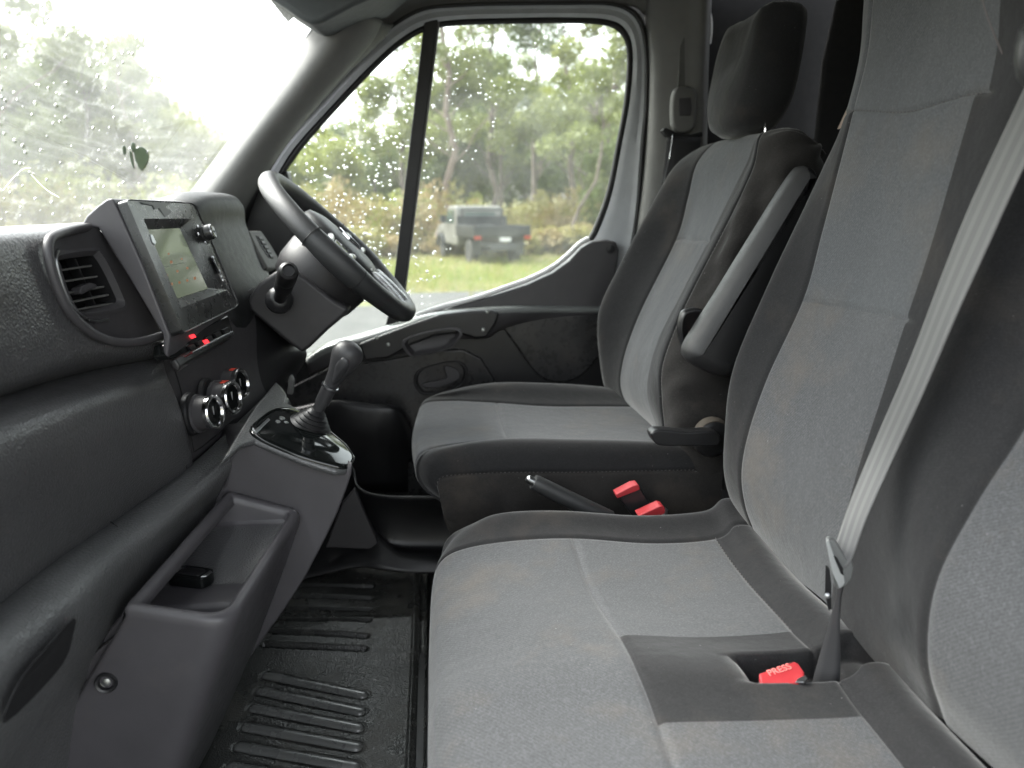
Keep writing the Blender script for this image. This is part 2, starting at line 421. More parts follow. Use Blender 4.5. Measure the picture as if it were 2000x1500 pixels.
#PART2
# ================================================================== THE CAB SHELL
# floor pan, roof, bulkhead, firewall
o = struct(box('floor', (.25, 1.0, .83), (2.0, 2.06, .03), M['dark'], bev=0))
ce = loft('ceiling', [[V((x, y, z)) for y in (.0, .6, 1.2, 1.7, 1.9)] for x, z in ((-.32, 2.12), (-.2, 2.2), (.2, 2.27), (.7, 2.28), (1.2, 2.28))], M['headliner'], sub=(4, 4), thick=.02)
struct(ce)
o = loft('firewall', [[V((x, y, z)) for y in (.1, 1.0, 1.95)] for x, z in ((-1.0, 1.62), (-.82, 1.2), (-.75, .9), (-.7, .84))], M['vdark'], sub=(2, 2), thick=.02); struct(o); o.name = 'wall_front'
# bulkhead behind the seats
def bulk():
    vs = []; col = []
    ys = [.1+i*(1.9-.1)/90 for i in range(91)]; out = []
    rows = []
    for z in [.85+i*.05 for i in range(29)]:
        row = []
        for y in ys:
            s = .5+.5*math.cos((y-1.62)/.20*2*math.pi)
            d = .035*max(0, min(1, (s-.35)*4))
            row.append(V((1.02-d+.0*z, y, z)))
        rows.append(row)
    return rows
R_ = bulk(); vs = [p for r in R_ for p in r]; n_ = len(R_[0])
fs = [(a*n_+b, a*n_+b+1, (a+1)*n_+b+1, (a+1)*n_+b) for a in range(len(R_)-1) for b in range(n_-1)]
o = mk('wall_rear', vs, fs, M['bulk']); solid(o, .01); struct(o)
# outer skin of the driver side behind the door so no daylight leaks
o = struct(box('wall_side', (.86, 1.99, 1.55), (.62, .03, 1.5), M['vdark'], bev=0))

# ------------------------------------------------------------------ windscreen
W1 = PY(625, 45, 1.80); W2 = PY(370, 387, 1.80)
dW = (W2-W1)
def wpt(s, y):
    b = W1+dW*s; return V((b.x-.17*(1-((y-.95)/.85)**2), y, b.z))
wind = thing('windscreen', 'dirty misted windscreen with wiper arcs, wet leaves and cracks above the dashboard', 'windscreen', wpt(1.2, .95))
loft('glass_pane', [[wpt(s, y) for y in (-.25, .1, .5, .95, 1.4, 1.7, 1.81)] for s in (-.25, 0, .33, .66, 1, 1.3)], M['windscreen'], wind, sub=(4, 6), thick=0)
def onwind(px, py, off=.004):
    r = ray(px, py); lo, hi = .3, 3.0
    # march until the ray crosses the glass
    def side(t):
        q = CAM+r*t; s = (q.z-W1.z)/dW.z; return q.x-wpt(s, q.y).x
    for _ in range(50):
        m = (lo+hi)/2
        if side(m) > 0: lo = m
        else: hi = m
    return CAM+r*(lo-off)
# crack lines and scratches
for pts in ([(5, 372), (28, 345), (45, 330), (60, 328)], [(62, 342), (90, 370), (115, 385)], [(-10, 380), (2, 368)]):
    tube('crack', [onwind(*p) for p in pts], .0004, M['smear'], wind, n=6, smooth_n=3)
# ghost arc of the wiper sweep
0 and tube('wiper_smear', [onwind(*p) for p in [(95, 135), (118, 190), (150, 240), (190, 280), (230, 300)]], .0003, M['smear'], wind, n=6, smooth_n=4)
# leaves stuck on the glass
k = N('wet_leaf'); k.b.inputs['Base Color'].default_value = (.09, .11, .08, 1); k.b.inputs['Roughness'].default_value = .5
tl = k.n('ShaderNodeBsdfTranslucent'); tl.inputs[0].default_value = (.26, .30, .24, 1); mm = k.n('ShaderNodeMixShader'); k.l(k.b.outputs[0], mm.inputs[1]); k.l(tl.outputs[0], mm.inputs[2]); k.l(mm.outputs[0], k.out.inputs[0]); M['leaf_wet'] = k.m
leafpx = [('big', [(262, 292), (276, 286), (288, 296), (289, 312), (282, 326), (276, 332), (268, 322), (263, 308)], 'broad dark leaf stuck on the windscreen, largest of the cluster'),
          ('s', [(252, 294), (257, 298), (261, 318), (262, 328), (258, 324), (254, 310)], 'narrow dark leaf on the windscreen hanging against the broad leaf'),
          ('s', [(258, 278), (263, 280), (264, 292), (259, 296), (256, 288)], 'tiny dark leaf on the windscreen just above the narrow leaf'),
          ('s', [(239, 286), (243, 284), (246, 292), (244, 302), (240, 298)], 'small dark leaf on the windscreen left of the cluster')]
for _, pp, lab in leafpx:
    pts = [onwind(x, y, -.004) for x, y in pp]
    tag(slab('leaf', pts, (-.0008, 0, 0), M['leaf_wet'], bev=0, smooth_n=4), lab, 'leaf', 'leaves stuck on the windscreen')
# drops on the windscreen: too many to count
def drops(name, spots, parent=None, flat=.5):
    vs = []; fs = []
    for p, nrm, r in spots:
        x, y, d = frame_axes(nrm); b = len(vs); n = 8
        vs.append(p+d*r*flat)
        for k_, (rr, h) in enumerate(((.55, .42), (.9, .2), (1, 0))):
            for i in range(n):
                a = 2*math.pi*i/n; vs.append(p+x*r*rr*math.cos(a)+y*r*rr*math.sin(a)+d*r*h*flat*2)
        vs.append(p)
        for i in range(n):
            j = (i+1) % n
            fs.append((b, b+1+i, b+1+j)); fs.append((b+1+i, b+1+n+i, b+1+n+j, b+1+j)); fs.append((b+1+n+i, b+1+2*n+i, b+1+2*n+j, b+1+n+j))
            fs.append((b+1+3*n, b+1+2*n+j, b+1+2*n+i))
    o = mk(name, vs, fs, M['drop'], parent); o['kind'] = 'stuff'; return o
rd = random.Random(3)
sp_ = []
for _ in range(330):
    px, py = rd.uniform(-20, 600), rd.uniform(-10, 430)
    if rd.random() > (1-px/800): continue
    sp_.append((onwind(px, py, -.001), V((-1, 0, .6)).normalized(), rd.choice((.0016, .002, .0026, .0035))))
drops('raindrops', sp_, wind)

# ------------------------------------------------------------------ driver door
DY = 1.95
door = thing('driver_door', 'driver door with black trim panel, silver window surround and rain-spotted glass', 'door', (.15, 1.98, .9))
# window outlines (photo pixels on the door plane), all run the same way round
gl_in = [(553, 345), (575, 312), (600, 279), (640, 234), (690, 180), (740, 128), (785, 88), (835, 60), (900, 50), (1000, 47), (1100, 46), (1180, 50), (1212, 68), (1224, 105), (1219, 190), (1205, 270), (1185, 370), (1160, 440), (1143, 470), (1115, 500), (1050, 540), (980, 568), (900, 590), (800, 622), (700, 652), (600, 690), (520, 715), (500, 640), (505, 480), (525, 400)]
seal_o = [(542, 340), (563, 305), (590, 270), (630, 226), (682, 170), (733, 118), (780, 77), (832, 48), (898, 38), (1000, 35), (1100, 34), (1186, 38), (1222, 58), (1236, 103), (1231, 192), (1216, 275), (1196, 376), (1171, 448), (1152, 478), (1122, 508), (1055, 549), (984, 577), (904, 600), (804, 632), (704, 662), (604, 700), (510, 727), (488, 645), (493, 475), (513, 392)]
fr_o = [(515, 328), (537, 292), (565, 258), (606, 214), (660, 155), (715, 100), (768, 54), (826, 22), (895, 14), (1000, 11), (1100, 10), (1195, 12), (1242, 38), (1258, 100), (1258, 200), (1250, 290), (1243, 390), (1232, 470), (1215, 520), (1180, 560), (1110, 600), (990, 625), (912, 645), (812, 670), (712, 700), (612, 735), (500, 760), (470, 655), (470, 465), (488, 380)]
fr_o2 = [(508, 322), (530, 286), (558, 250), (600, 206), (654, 148), (710, 92), (764, 46), (823, 13), (893, 5), (1000, 2), (1100, 1), (1198, 3), (1250, 30), (1267, 98), (1268, 200), (1260, 290), (1252, 390), (1240, 475), (1222, 528), (1186, 566), (1114, 606), (992, 632), (914, 652), (814, 678), (714, 710), (614, 745), (495, 772), (460, 660), (460, 460), (478, 376)]
def lp(pts, Y, n=5): return smoothloop([PY(x, y, Y) for x, y in pts], n)
loops('window_surround', [lp(seal_o, 1.975), lp(seal_o, 1.958), [a.lerp(b, .35) for a, b in zip(lp(seal_o, 1.952), lp(fr_o, 1.952))], [a.lerp(b, .75) for a, b in zip(lp(seal_o, 1.962), lp(fr_o, 1.962))], lp(fr_o, 1.955), lp(fr_o, 2.0)], M['paint'], door, autos=60)
cf_ = V((0, 0, 0))
fl_i = lp(fr_o2, 1.985); fcen = sum(fl_i, V())/len(fl_i)
loops('door_skin', [fl_i, [fcen+(p-fcen)*1.05 for p in fl_i], [fcen+(p-fcen)*1.12 for p in fl_i]], M['trim_dark'], door)
loops('window_seal', [lp(gl_in, 1.990), lp(gl_in, 1.968), [a.lerp(b, .5) for a, b in zip(lp(gl_in, 1.960), lp(seal_o, 1.960))], lp(seal_o, 1.966), lp(seal_o, 1.99)], M['rubber'], door)
loops('door_seal', [lp(fr_o, 1.99), lp(fr_o, 1.945), [a.lerp(b, .5) for a, b in zip(lp(fr_o, 1.935), lp(fr_o2, 1.935))], lp(fr_o2, 1.945), lp(fr_o2, 1.99)], M['rubber'], door)
gp = smoothloop([PY(x, y, 1.985) for x, y in seal_o], 3)
slab('window_pane', gp, (0, .004, 0), M['glass'], door, bev=0)
# divider bar
slab('window_divider', [(829, 36, 1.955), (856, 36, 1.955), (787, 590, 1.955), (780, 640, 1.955), (752, 640, 1.955), (764, 590, 1.955)], (0, .03, 0), M['rubber'], door, bev=.003)
slab('divider_edge', [(856, 40, 1.958), (859.5, 40, 1.958), (790, 590, 1.958), (786.5, 590, 1.958)], (0, .02, 0), M['trim'], door, bev=.0)
# drops
rd = random.Random(11); sp_ = []
def inside(px, py, poly):
    c = False; j = len(poly)-1
    for i in range(len(poly)):
        (x1, y1), (x2, y2) = poly[i], poly[j]
        if (y1 > py) != (y2 > py) and px < (x2-x1)*(py-y1)/(y2-y1)+x1: c = not c
        j = i
    return c
while len(sp_) < 950:
    px, py = rd.uniform(550, 1225), rd.uniform(45, 600)
    if not inside(px, py, gl_in): continue
    dens = 1.0 if px < 800 else max(.06, 1-(px-800)/260)*.7
    if py < 190 and px > 820: dens = max(dens, .75)
    if py > 300 and px > 850: dens *= .12
    if py < 140 and px < 740: dens *= .5
    if rd.random() > dens: continue
    r = rd.choice((.0013, .0016, .002, .0024, .0024, .003, .0038))*(1 if px < 850 else .72)
    sp_.append((PY(px, py, 1.990), V((0, 1, 0)), r))
drops('raindrops', sp_, door)
# door trim body
body = [(470, 700), (560, 705), (610, 692), (700, 662), (760, 640), (830, 620), (900, 606), (970, 600), (1100, 602), (1200, 604), (1215, 700), (1180, 800), (1180, 1150), (470, 1150)]
slab('door_panel', [(x, y, 1.93) for x, y in body], (0, .05, 0), M['dark'], door, bev=.006)
gus = [(800, 628), (830, 618), (900, 595), (965, 577), (1030, 556), (1080, 533), (1112, 510), (1135, 485), (1158, 471), (1185, 468), (1203, 472), (1210, 488), (1206, 520), (1198, 560), (1190, 590), (1184, 606), (1100, 606), (980, 606), (880, 622), (820, 640)]
slab('corner_trim', [(x, y, 1.925) for x, y in gus], (0, .05, 0), M['smooth'], door, bev=.006, org=None)
tube('glass_edge_glint', [(x, y, 1.93) for x, y in [(805, 619), (865, 599), (925, 583), (980, 564), (1035, 544), (1080, 521), (1110, 497), (1132, 476), (1150, 466)]], .007, M['brightwhite'], door, n=8, smooth_n=5)  # white tube painting the reflection along the window's lower edge
revolve('trim_clip', [(0, .012), (.003, .011), (.004, .0)], PY(1193, 486, 1.925), (0, -1, 0), M['dark'], door, n=20)
# armrest shelf; paler top rows paint in its highlight
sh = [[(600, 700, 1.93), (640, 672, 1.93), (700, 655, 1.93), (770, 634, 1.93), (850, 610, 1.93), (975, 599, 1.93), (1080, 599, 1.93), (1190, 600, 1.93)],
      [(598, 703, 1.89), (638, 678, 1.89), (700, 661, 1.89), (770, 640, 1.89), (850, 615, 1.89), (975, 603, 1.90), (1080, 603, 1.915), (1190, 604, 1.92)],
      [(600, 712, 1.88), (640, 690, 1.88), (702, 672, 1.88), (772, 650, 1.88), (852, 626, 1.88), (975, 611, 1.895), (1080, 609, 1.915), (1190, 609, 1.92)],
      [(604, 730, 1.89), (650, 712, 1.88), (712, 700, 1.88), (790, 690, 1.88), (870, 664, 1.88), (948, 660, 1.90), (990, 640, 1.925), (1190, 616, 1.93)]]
loft('armrest', sh, [M['smooth'], M['wetsheen']], door, sub=(5, 6), matfn=lambda u, v: 1 if u < 2 else 0, thick=.004)
gh = [(700, 672), (735, 658), (800, 634), (860, 614), (920, 607), (962, 606), (976, 612), (968, 634), (950, 660), (930, 662), (895, 652), (850, 656), (800, 676), (760, 700), (712, 706)]
slab('grab_handle', [(x, y, 1.862) for x, y in gh], (0, .03, 0), M['dark'], door, bev=.007)
cup = [(784, 672), (800, 658), (850, 645), (890, 641), (903, 648), (898, 662), (880, 680), (850, 690), (812, 696), (798, 694)]
q0 = smoothloop([PY(x, y, 1.848) for x, y in cup], 4); cc = sum(q0, V())/len(q0)
loops('pull_cup', [[p+V((0, .05, 0)) for p in q0], q0, [p.lerp(cc, .10)+V((0, -.001, 0)) for p in q0], [p.lerp(cc, .22)+V((0, .02, 0)) for p in q0], [p.lerp(cc, .4)+V((0, .024, 0)) for p in q0]], M['smooth'], door, cap1=True, autos=50)
for x, y in ((952, 609), (944, 644), (736, 660), (758, 673)):
    revolve('screw', [(0, .0052), (.002, .0048), (.0032, .002)], PY(x, y, 1.861), (0, -1, .2), M['steel'], door, n=12)
# padded insert
M['insert'] = plastic('insert_vinyl', (.024, .024, .025), .3, .1, 900, .35)
ins = [(978, 628), (1020, 618), (1100, 616), (1185, 616), (1190, 650), (1172, 690), (1150, 722), (1122, 742), (1088, 748), (1055, 736), (1030, 708), (1005, 672)]
slab('padded_insert', [(x, y, 1.918) for x, y in ins], (0, .03, 0), M['insert'], door, bev=.006, smooth_n=3)
# arched lower moulding around the handle
arch = [(560, 760), (640, 720), (760, 702), (860, 684), (905, 682), (940, 700), (965, 740), (985, 800), (990, 1100), (560, 1100)]
slab('lower_moulding', [(x, y, 1.915) for x, y in arch], (0, .03, 0), M['insert'], door, bev=.006)
oc = [(809, 735), (820, 722), (845, 713), (875, 706), (898, 706), (911, 716), (913, 732), (905, 750), (885, 762), (850, 770), (825, 770), (810, 755)]
q0 = smoothloop([PY(x, y, 1.908) for x, y in oc], 5); cc = sum(q0, V())/len(q0)
hb = loops('door_handle', [[p+V((0, .01, 0)) for p in q0], [p.lerp(cc, .02)+V((0, -.004, 0)) for p in q0], [p.lerp(cc, .10)+V((0, -.004, 0)) for p in q0], [p.lerp(cc, .18)+V((0, .012, 0)) for p in q0], [p.lerp(cc, .30)+V((0, .030, 0)) for p in q0]], M['dark'], door, cap1=True)
ORG[hb.name] = ORG[door.name]
lv = [(822, 752), (835, 757), (858, 757), (884, 748), (898, 738), (895, 724), (880, 716), (868, 716), (870, 728), (872, 738), (855, 744), (838, 746)]
slab('lever', [(x, y, 1.902) for x, y in lv], (0, .01, 0), M['smooth'], hb, bev=.003, smooth_n=3)
# storage pocket low on the door
pk = [[(560, 800, 1.90), (650, 783, 1.87), (720, 790, 1.86), (765, 793, 1.86), (785, 806, 1.865), (803, 845, 1.88), (812, 900, 1.90)],
      [(560, 812, 1.89), (650, 792, 1.855), (720, 800, 1.845), (758, 802, 1.845), (776, 816, 1.85), (792, 850, 1.865), (800, 900, 1.89)],
      [(560, 870, 1.89), (650, 850, 1.855), (720, 852, 1.845), (755, 853, 1.85), (770, 854, 1.855), (785, 865, 1.865), (795, 910, 1.89)],
      [(560, 980, 1.90), (650, 960, 1.89), (720, 960, 1.88), (755, 960, 1.88), (770, 960, 1.885), (785, 960, 1.89), (795, 960, 1.90)]]
loft('door_pocket', pk, M['dark'], door, sub=(5, 6), thick=.004)
# white sill strip, its colour standing in for a slit of outside light
struct_sill = tag(slab('door_sill', [(1166, 715, 1.965), (1180, 715, 1.965), (1176, 790, 1.965), (1159, 790, 1.965)], (0, .02, 0), M['brightwhite'], bev=.002), 'white sill strip standing in for the slit of outside light between door trim and driver seat', 'door sill')
# ------------------------------------------------------------------ pillars and header
pil = [[(633, 20, 1.80), (652, 20, 1.76), (690, 25, 1.74), (730, 32, 1.78), (748, 42, 1.84), (765, 45, 1.90)],
       [(622, 47, 1.80), (640, 47, 1.76), (676, 56, 1.74), (706, 78, 1.78), (725, 84, 1.84), (742, 76, 1.90)],
       [(560, 130, 1.80), (575, 136, 1.76), (604, 150, 1.74), (636, 166, 1.78), (655, 160, 1.84), (668, 146, 1.90)],
       [(496, 216, 1.80), (510, 222, 1.76), (535, 236, 1.74), (566, 250, 1.78), (590, 236, 1.84), (606, 214, 1.90)],
       [(432, 302, 1.80), (446, 308, 1.76), (470, 320, 1.74), (506, 334, 1.78), (530, 318, 1.84), (545, 290, 1.90)],
       [(368, 388, 1.80), (380, 395, 1.76), (410, 405, 1.74), (450, 418, 1.78), (480, 410, 1.84), (505, 380, 1.90)],
       [(300, 480, 1.80), (312, 485, 1.76), (350, 498, 1.74), (400, 515, 1.78), (440, 520, 1.84), (480, 520, 1.90)]]
o = loft('windscreen_pillar', pil, [M['trim'], M['rubber']], sub=(5, 6), thick=.006, matfn=lambda u, v: 1 if v < .32 or v > 3.7 else 0)
tag(o, 'slanting grey trimmed pillar between windscreen and driver window', 'pillar')
# black fit strip and channel behind the pillar trim
o = tube('pillar_rubber_channel', [(748, 66, 1.90), (668, 136, 1.90), (606, 204, 1.90), (548, 284, 1.90), (508, 350, 1.90), (480, 410, 1.90)], .011, M['rubber'], n=8, smooth_n=4)
tag(o, 'black rubber channel running down beside the windscreen pillar', 'seal')
# base of the pillar: dash end cap behind the wheel
o = slab('dash_end_panel', [(470, 400, 1.86), (505, 360, 1.86), (560, 330, 1.86), (580, 420, 1.86), (560, 600, 1.86), (470, 640, 1.86), (440, 470, 1.86)], (0, .05, 0), M['dark'], bev=.01)
tag(o, 'black dashboard end panel beside the steering wheel and window', 'end panel')
# header over the door
hd = [[(640, -60, 1.72), (760, -90, 1.76), (900, -95, 1.76), (1200, -95, 1.76), (1330, -90, 1.78)],
      [(655, 10, 1.80), (760, -30, 1.86), (900, -45, 1.86), (1200, -45, 1.86), (1330, -40, 1.86)],
      [(700, 65, 1.90), (765, 20, 1.93), (880, -12, 1.93), (1200, -15, 1.93), (1300, -5, 1.92)],
      [(720, 80, 1.94), (775, 40, 1.95), (885, 8, 1.95), (1200, 6, 1.95), (1262, 30, 1.95)]]
o = loft('door_header', hd, M['trim_dark'], sub=(6, 6), thick=.006)
tag(o, 'grey headlining strip curving above the driver window', 'header trim')
# sun visor
o = slab('sun_visor', [(470, -60, 1.55), (528, -3, 1.55), (560, 18, 1.55), (585, 36, 1.55), (604, 46, 1.55), (622, 48, 1.55), (634, 42, 1.55), (690, 12, 1.55), (740, -10, 1.55), (800, -60, 1.55)], (0, .30, .03), plastic('visor_vinyl', (.06, .068, .072), .6, .2, 700, .05), bev=.012)
tag(o, 'dark grey sun visor folded up at the top of the windscreen', 'sun visor')
# B pillar trim
bp = [[(1258, -60, 1.95), (1272, -60, 1.92), (1300, -60, 1.90), (1345, -60, 1.885), (1384, -60, 1.88), (1386, -60, 2.0)],
      [(1262, 30, 1.95), (1276, 25, 1.92), (1306, 10, 1.90), (1345, -5, 1.885), (1381, 5, 1.88), (1385, 5, 2.0)],
      [(1268, 120, 1.95), (1281, 120, 1.92), (1312, 120, 1.90), (1345, 120, 1.885), (1376, 120, 1.88), (1380, 120, 2.0)],
      [(1266, 230, 1.95), (1278, 230, 1.92), (1310, 230, 1.90), (1345, 230, 1.885), (1374, 230, 1.88), (1378, 230, 2.0)],
      [(1256, 360, 1.95), (1268, 360, 1.92), (1302, 360, 1.90), (1340, 360, 1.885), (1372, 360, 1.88), (1376, 360, 2.0)],
      [(1240, 480, 1.95), (1252, 480, 1.92), (1290, 480, 1.90), (1335, 480, 1.885), (1368, 480, 1.88), (1372, 480, 2.0)],
      [(1200, 760, 1.95), (1215, 760, 1.92), (1270, 760, 1.90), (1320, 760, 1.885), (1366, 760, 1.88), (1370, 760, 2.0)]]
o = loft('door_pillar', bp, M['trim'], sub=(5, 6), thick=.006)
tag(o, 'grey trimmed pillar behind the driver door carrying the seat belt', 'pillar')
o = tube('bright_gap', [(1368, -10, 1.97), (1378, 8, 1.965), (1387, 30, 1.96), (1389, 55, 1.96), (1386, 85, 1.96)], .004, M['brightwhite'], n=8, smooth_n=4)
o.name = 'pillar_bright_gap'; tag(o, 'thin pale strip standing in for the bright gap at the top of the door pillar', 'edge strip')  # white strip in place of the bright gap beside the pillar
o = slab('bulkhead_bright_gap', [(1712, 40, 1.40), (1722, 40, 1.40), (1690, 160, 1.40), (1668, 232, 1.40), (1640, 252, 1.40), (1664, 200, 1.40)], (0, .01, 0), plastic('cream_strip', (.6, .5, .42), .5, 0), bev=.001)  # pale strip painted in for a bright gap by the bulkhead
tag(o, 'pale cream strip standing in for the bright gap behind the upper edge of the middle backrest', 'edge strip')
o = slab('bulkhead_post', [(1640, -60, 1.75), (1720, -60, 1.75), (1680, 260, 1.75), (1640, 420, 1.75), (1570, 420, 1.75), (1600, 120, 1.75)], (.1, .1, 0), M['vdark'], bev=.02)
tag(o, 'black upright post of the bulkhead behind the driver seat', 'post')

# ------------------------------------------------------------------ driver seat belt
sb = thing('driver_seat_belt', 'dark driver seat belt hanging from its guide on the door pillar', 'seat belt', PY(1335, 300, 1.86))
sl = [(1328, 90), (1340, 60), (1358, 66), (1364, 100), (1362, 230), (1330, 236), (1322, 200)]
slab('height_adjuster', [(x, y, 1.882) for x, y in sl], (0, .01, 0), M['trim_dark'], sb, bev=.003)
gb = [(1316, 182), (1324, 170), (1342, 167), (1356, 172), (1362, 186), (1361, 215), (1358, 245), (1350, 256), (1334, 260), (1320, 254), (1314, 240), (1313, 205)]
gd = slab('belt_guide', [(x, y, 1.855) for x, y in gb], (0, .03, 0), M['trim'], sb, bev=.008, smooth_n=3)
slab('guide_recess', [(1326, 192, 1.852), (1350, 190, 1.852), (1352, 212, 1.852), (1349, 226, 1.852), (1327, 226, 1.852)], (0, .01, 0), M['smooth'], sb, bev=.002)
slab('guide_foot', [(1294, 254, 1.85), (1300, 248, 1.85), (1320, 258, 1.85), (1350, 262, 1.85), (1372, 256, 1.85), (1374, 266, 1.85), (1350, 272, 1.85), (1304, 266, 1.85)], (0, .03, 0), M['vdark'], sb, bev=.004)
wb = [[(1302, 268, 1.85), (1368, 268, 1.85)], [(1296, 330, 1.83), (1364, 335, 1.83)], [(1280, 430, 1.80), (1345, 440, 1.80)], [(1250, 560, 1.78), (1310, 580, 1.78)]]
loft('webbing', wb, M['webdark'], sb, sub=(6, 3), thick=.0015)
tube('webbing_edge', [(1314, 262, 1.845), (1307, 310, 1.83), (1297, 355, 1.815), (1285, 400, 1.80)], .0012, M['satin'], sb, n=6)
for x in (1372,): tube('retractor_cord', [(x, 262, 1.87), (x-1, 300, 1.87), (x-3, 340, 1.87)], .002, M['trim'], sb, n=6)

# ================================================================== DASHBOARD
dash = thing('dashboard', 'black grained dashboard with air vent, glovebox lid and rotary heater controls', 'dashboard', (-.6, .9, 1.0))
def e3(x, y, z): return V((x, y, z))
# core volume behind the visible skins
prof = [(-.50, .86), (-.52, 1.2), (-.50, 1.42), (-.50, 1.62), (-.53, 1.662), (-.62, 1.675), (-.80, 1.67), (-1.02, 1.63), (-1.02, 1.2), (-.8, .86)]
loops('core', [[e3(x, y, z) for x, z in prof] for y in (.15, .6, 1.0, 1.4, 1.9)], M['dark'], dash, cap0=True, cap1=True, autos=40)
def X(px, py, x): return PX(px, py, x)
up = [[e3(-.56, .12, 1.69), X(-200, 470, -.58), X(0, 449, -.56), X(100, 443, -.54), X(188, 438, -.50)],
      [e3(-.48, .12, 1.695), X(-200, 468, -.48), X(0, 455, -.47), X(100, 447, -.46), X(192, 440, -.435)],
      [e3(-.435, .12, 1.68), X(-200, 482, -.435), X(0, 468, -.43), X(62, 464, -.428), X(110, 462, -.424)],
      [e3(-.42, .12, 1.65), X(-200, 560, -.42), X(0, 545, -.42), X(54, 525, -.42), X(99, 508, -.418)],
      [e3(-.42, .12, 1.60), X(-200, 640, -.42), X(0, 625, -.42), X(76, 606, -.415), X(132, 598, -.410)],
      [e3(-.425, .12, 1.56), X(-200, 720, -.422), X(0, 695, -.42), X(120, 666, -.41), X(192, 656, -.398)],
      [e3(-.432, .12, 1.54), X(-200, 785, -.430), X(0, 745, -.426), X(160, 697, -.408), X(316, 668, -.368)],
      [e3(-.46, .12, 1.525), X(-200, 840, -.455), X(0, 768, -.452), X(165, 720, -.432), X(322, 694, -.385)],
      [e3(-.50, .12, 1.525), X(-200, 840, -.50), X(0, 772, -.50), X(165, 726, -.48), X(322, 700, -.43)]]
loft('upper_pad', up, M['grain'], dash, sub=([4, 4, 6, 6, 6, 6, 6, 4], 8), thick=.004)
# pad lip that runs under the vent
tube('pad_lip', [X(192, 442, -.425), X(150, 447, -.418), X(108, 460, -.412), X(95, 476, -.410), X(97, 512, -.408), X(112, 562, -.405), X(138, 612, -.400), X(180, 650, -.392), X(225, 668, -.383), X(270, 668, -.374), X(318, 655, -.362)], .0055, M['smooth'], dash, n=10, smooth_n=5)
vp = plane3(X(110, 470, -.425), X(320, 650, -.380), X(130, 600, -.418))
# vent housing
hs_ = [(100, 470), (195, 444), (230, 505), (275, 580), (318, 655), (300, 662), (240, 672), (190, 655), (140, 612), (110, 560), (96, 500)]
# ring around the grille
go = [(112, 492), (180, 484), (192, 488), (212, 520), (238, 578), (244, 598), (236, 608), (195, 614), (160, 616), (144, 604), (126, 568), (112, 520)]
gi = [(112, 509), (178, 499), (188, 503), (205, 530), (226, 574), (230, 586), (224, 593), (195, 600), (158, 607), (146, 602), (127, 566), (113, 520)]
ho = [(98, 480), (150, 452), (194, 446), (236, 512), (290, 604), (318, 652), (302, 662), (246, 672), (190, 655), (144, 616), (112, 566), (95, 506)]
vent = loops('air_vent', [smoothloop([vp(*p, -.002) for p in ho], 5), smoothloop([vp(*p, .0) for p in go], 5), smoothloop([vp(*p, .003) for p in go], 5),
    [a.lerp(b, .4) for a, b in zip(smoothloop([vp(*p, .004) for p in go], 5), smoothloop([vp(*p, .004) for p in gi], 5))],
    smoothloop([vp(*p, -.002) for p in gi], 5), smoothloop([vp(*p, -.045) for p in gi], 5)], [M['smooth'], M['vdark']], dash, fm=[0, 0, 0, 0, 1, 1], cap1=True, autos=40)
ORG[vent.name] = ORG[dash.name]
for a, b in [((113, 527), (186, 516)), ((119, 549), (197, 537)), ((126, 572), (210, 557)), ((134, 590), (219, 573)), ((146, 604), (228, 590))]:
    q = [vp(*a, -.004), vp(*b, -.004), vp(b[0], b[1]+4, -.004), vp(a[0], a[1]+4, -.004)]
    slab('slat', q, vp.n*-.014, M['trim_dark'], vent, bev=.0008)
for a, b in [((127, 512), (152, 606)), ((164, 503), (206, 600))]:
    slab('slat', [vp(*a, -.012), vp(a[0]+3, a[1], -.012), vp(b[0]+3, b[1], -.012), vp(*b, -.012)], vp.n*-.012, M['dark'], vent, bev=.0005)
slab('slider', [vp(*p, .004) for p in ((150, 572), (154, 560), (172, 553), (184, 556), (184, 562), (168, 569), (156, 576))], vp.n*-.014, M['smooth'], vent, bev=.002)
tube('bright_trim', [vp(*p, .004) for p in ((108, 488), (103, 505), (108, 532), (121, 572), (138, 602), (154, 617), (176, 628), (206, 625))], .0016, M['satin'], vent, n=8, smooth_n=5)
tube('dust_line', [vp(*p, .001) for p in ((292, 602), (304, 625), (316, 646))], .0012, M['dustline'], vent, n=6)
# glovebox lid
gv = [[e3(-.50, .12, 1.51), X(-200, 845, -.50), X(0, 772, -.50), X(150, 728, -.48), X(300, 700, -.43), X(318, 702, -.45)],
      [e3(-.47, .12, 1.505), X(-200, 850, -.47), X(0, 776, -.46), X(150, 732, -.445), X(297, 704, -.395), X(312, 704, -.40)],
      [e3(-.425, .12, 1.47), X(-200, 900, -.425), X(0, 835, -.415), X(155, 780, -.40), X(308, 738, -.374), X(318, 738, -.378)],
      [e3(-.415, .12, 1.42), X(-200, 1000, -.41), X(0, 910, -.405), X(165, 836, -.393), X(325, 780, -.368), X(335, 780, -.372)],
      [e3(-.42, .12, 1.38), X(-200, 1110, -.415), X(0, 1010, -.41), X(185, 900, -.395), X(342, 830, -.365), X(352, 830, -.37)],
      [e3(-.43, .12, 1.36), X(-200, 1210, -.425), X(0, 1100, -.42), X(205, 965, -.402), X(354, 880, -.365), X(364, 880, -.37)],
      [e3(-.45, .12, 1.34), X(-200, 1330, -.44), X(0, 1195, -.435), X(240, 1020, -.415), X(362, 930, -.372), X(372, 930, -.375)]]
loft('glovebox_lid', gv, M['grain'], dash, sub=(6, 8), thick=.004)
tube('lid_seam', [X(300, 704, -.390), X(312, 738, -.372), X(329, 780, -.366), X(346, 830, -.363), X(358, 880, -.363), X(364, 915, -.366)], .0011, M['vdark'], dash, n=6, smooth_n=4)
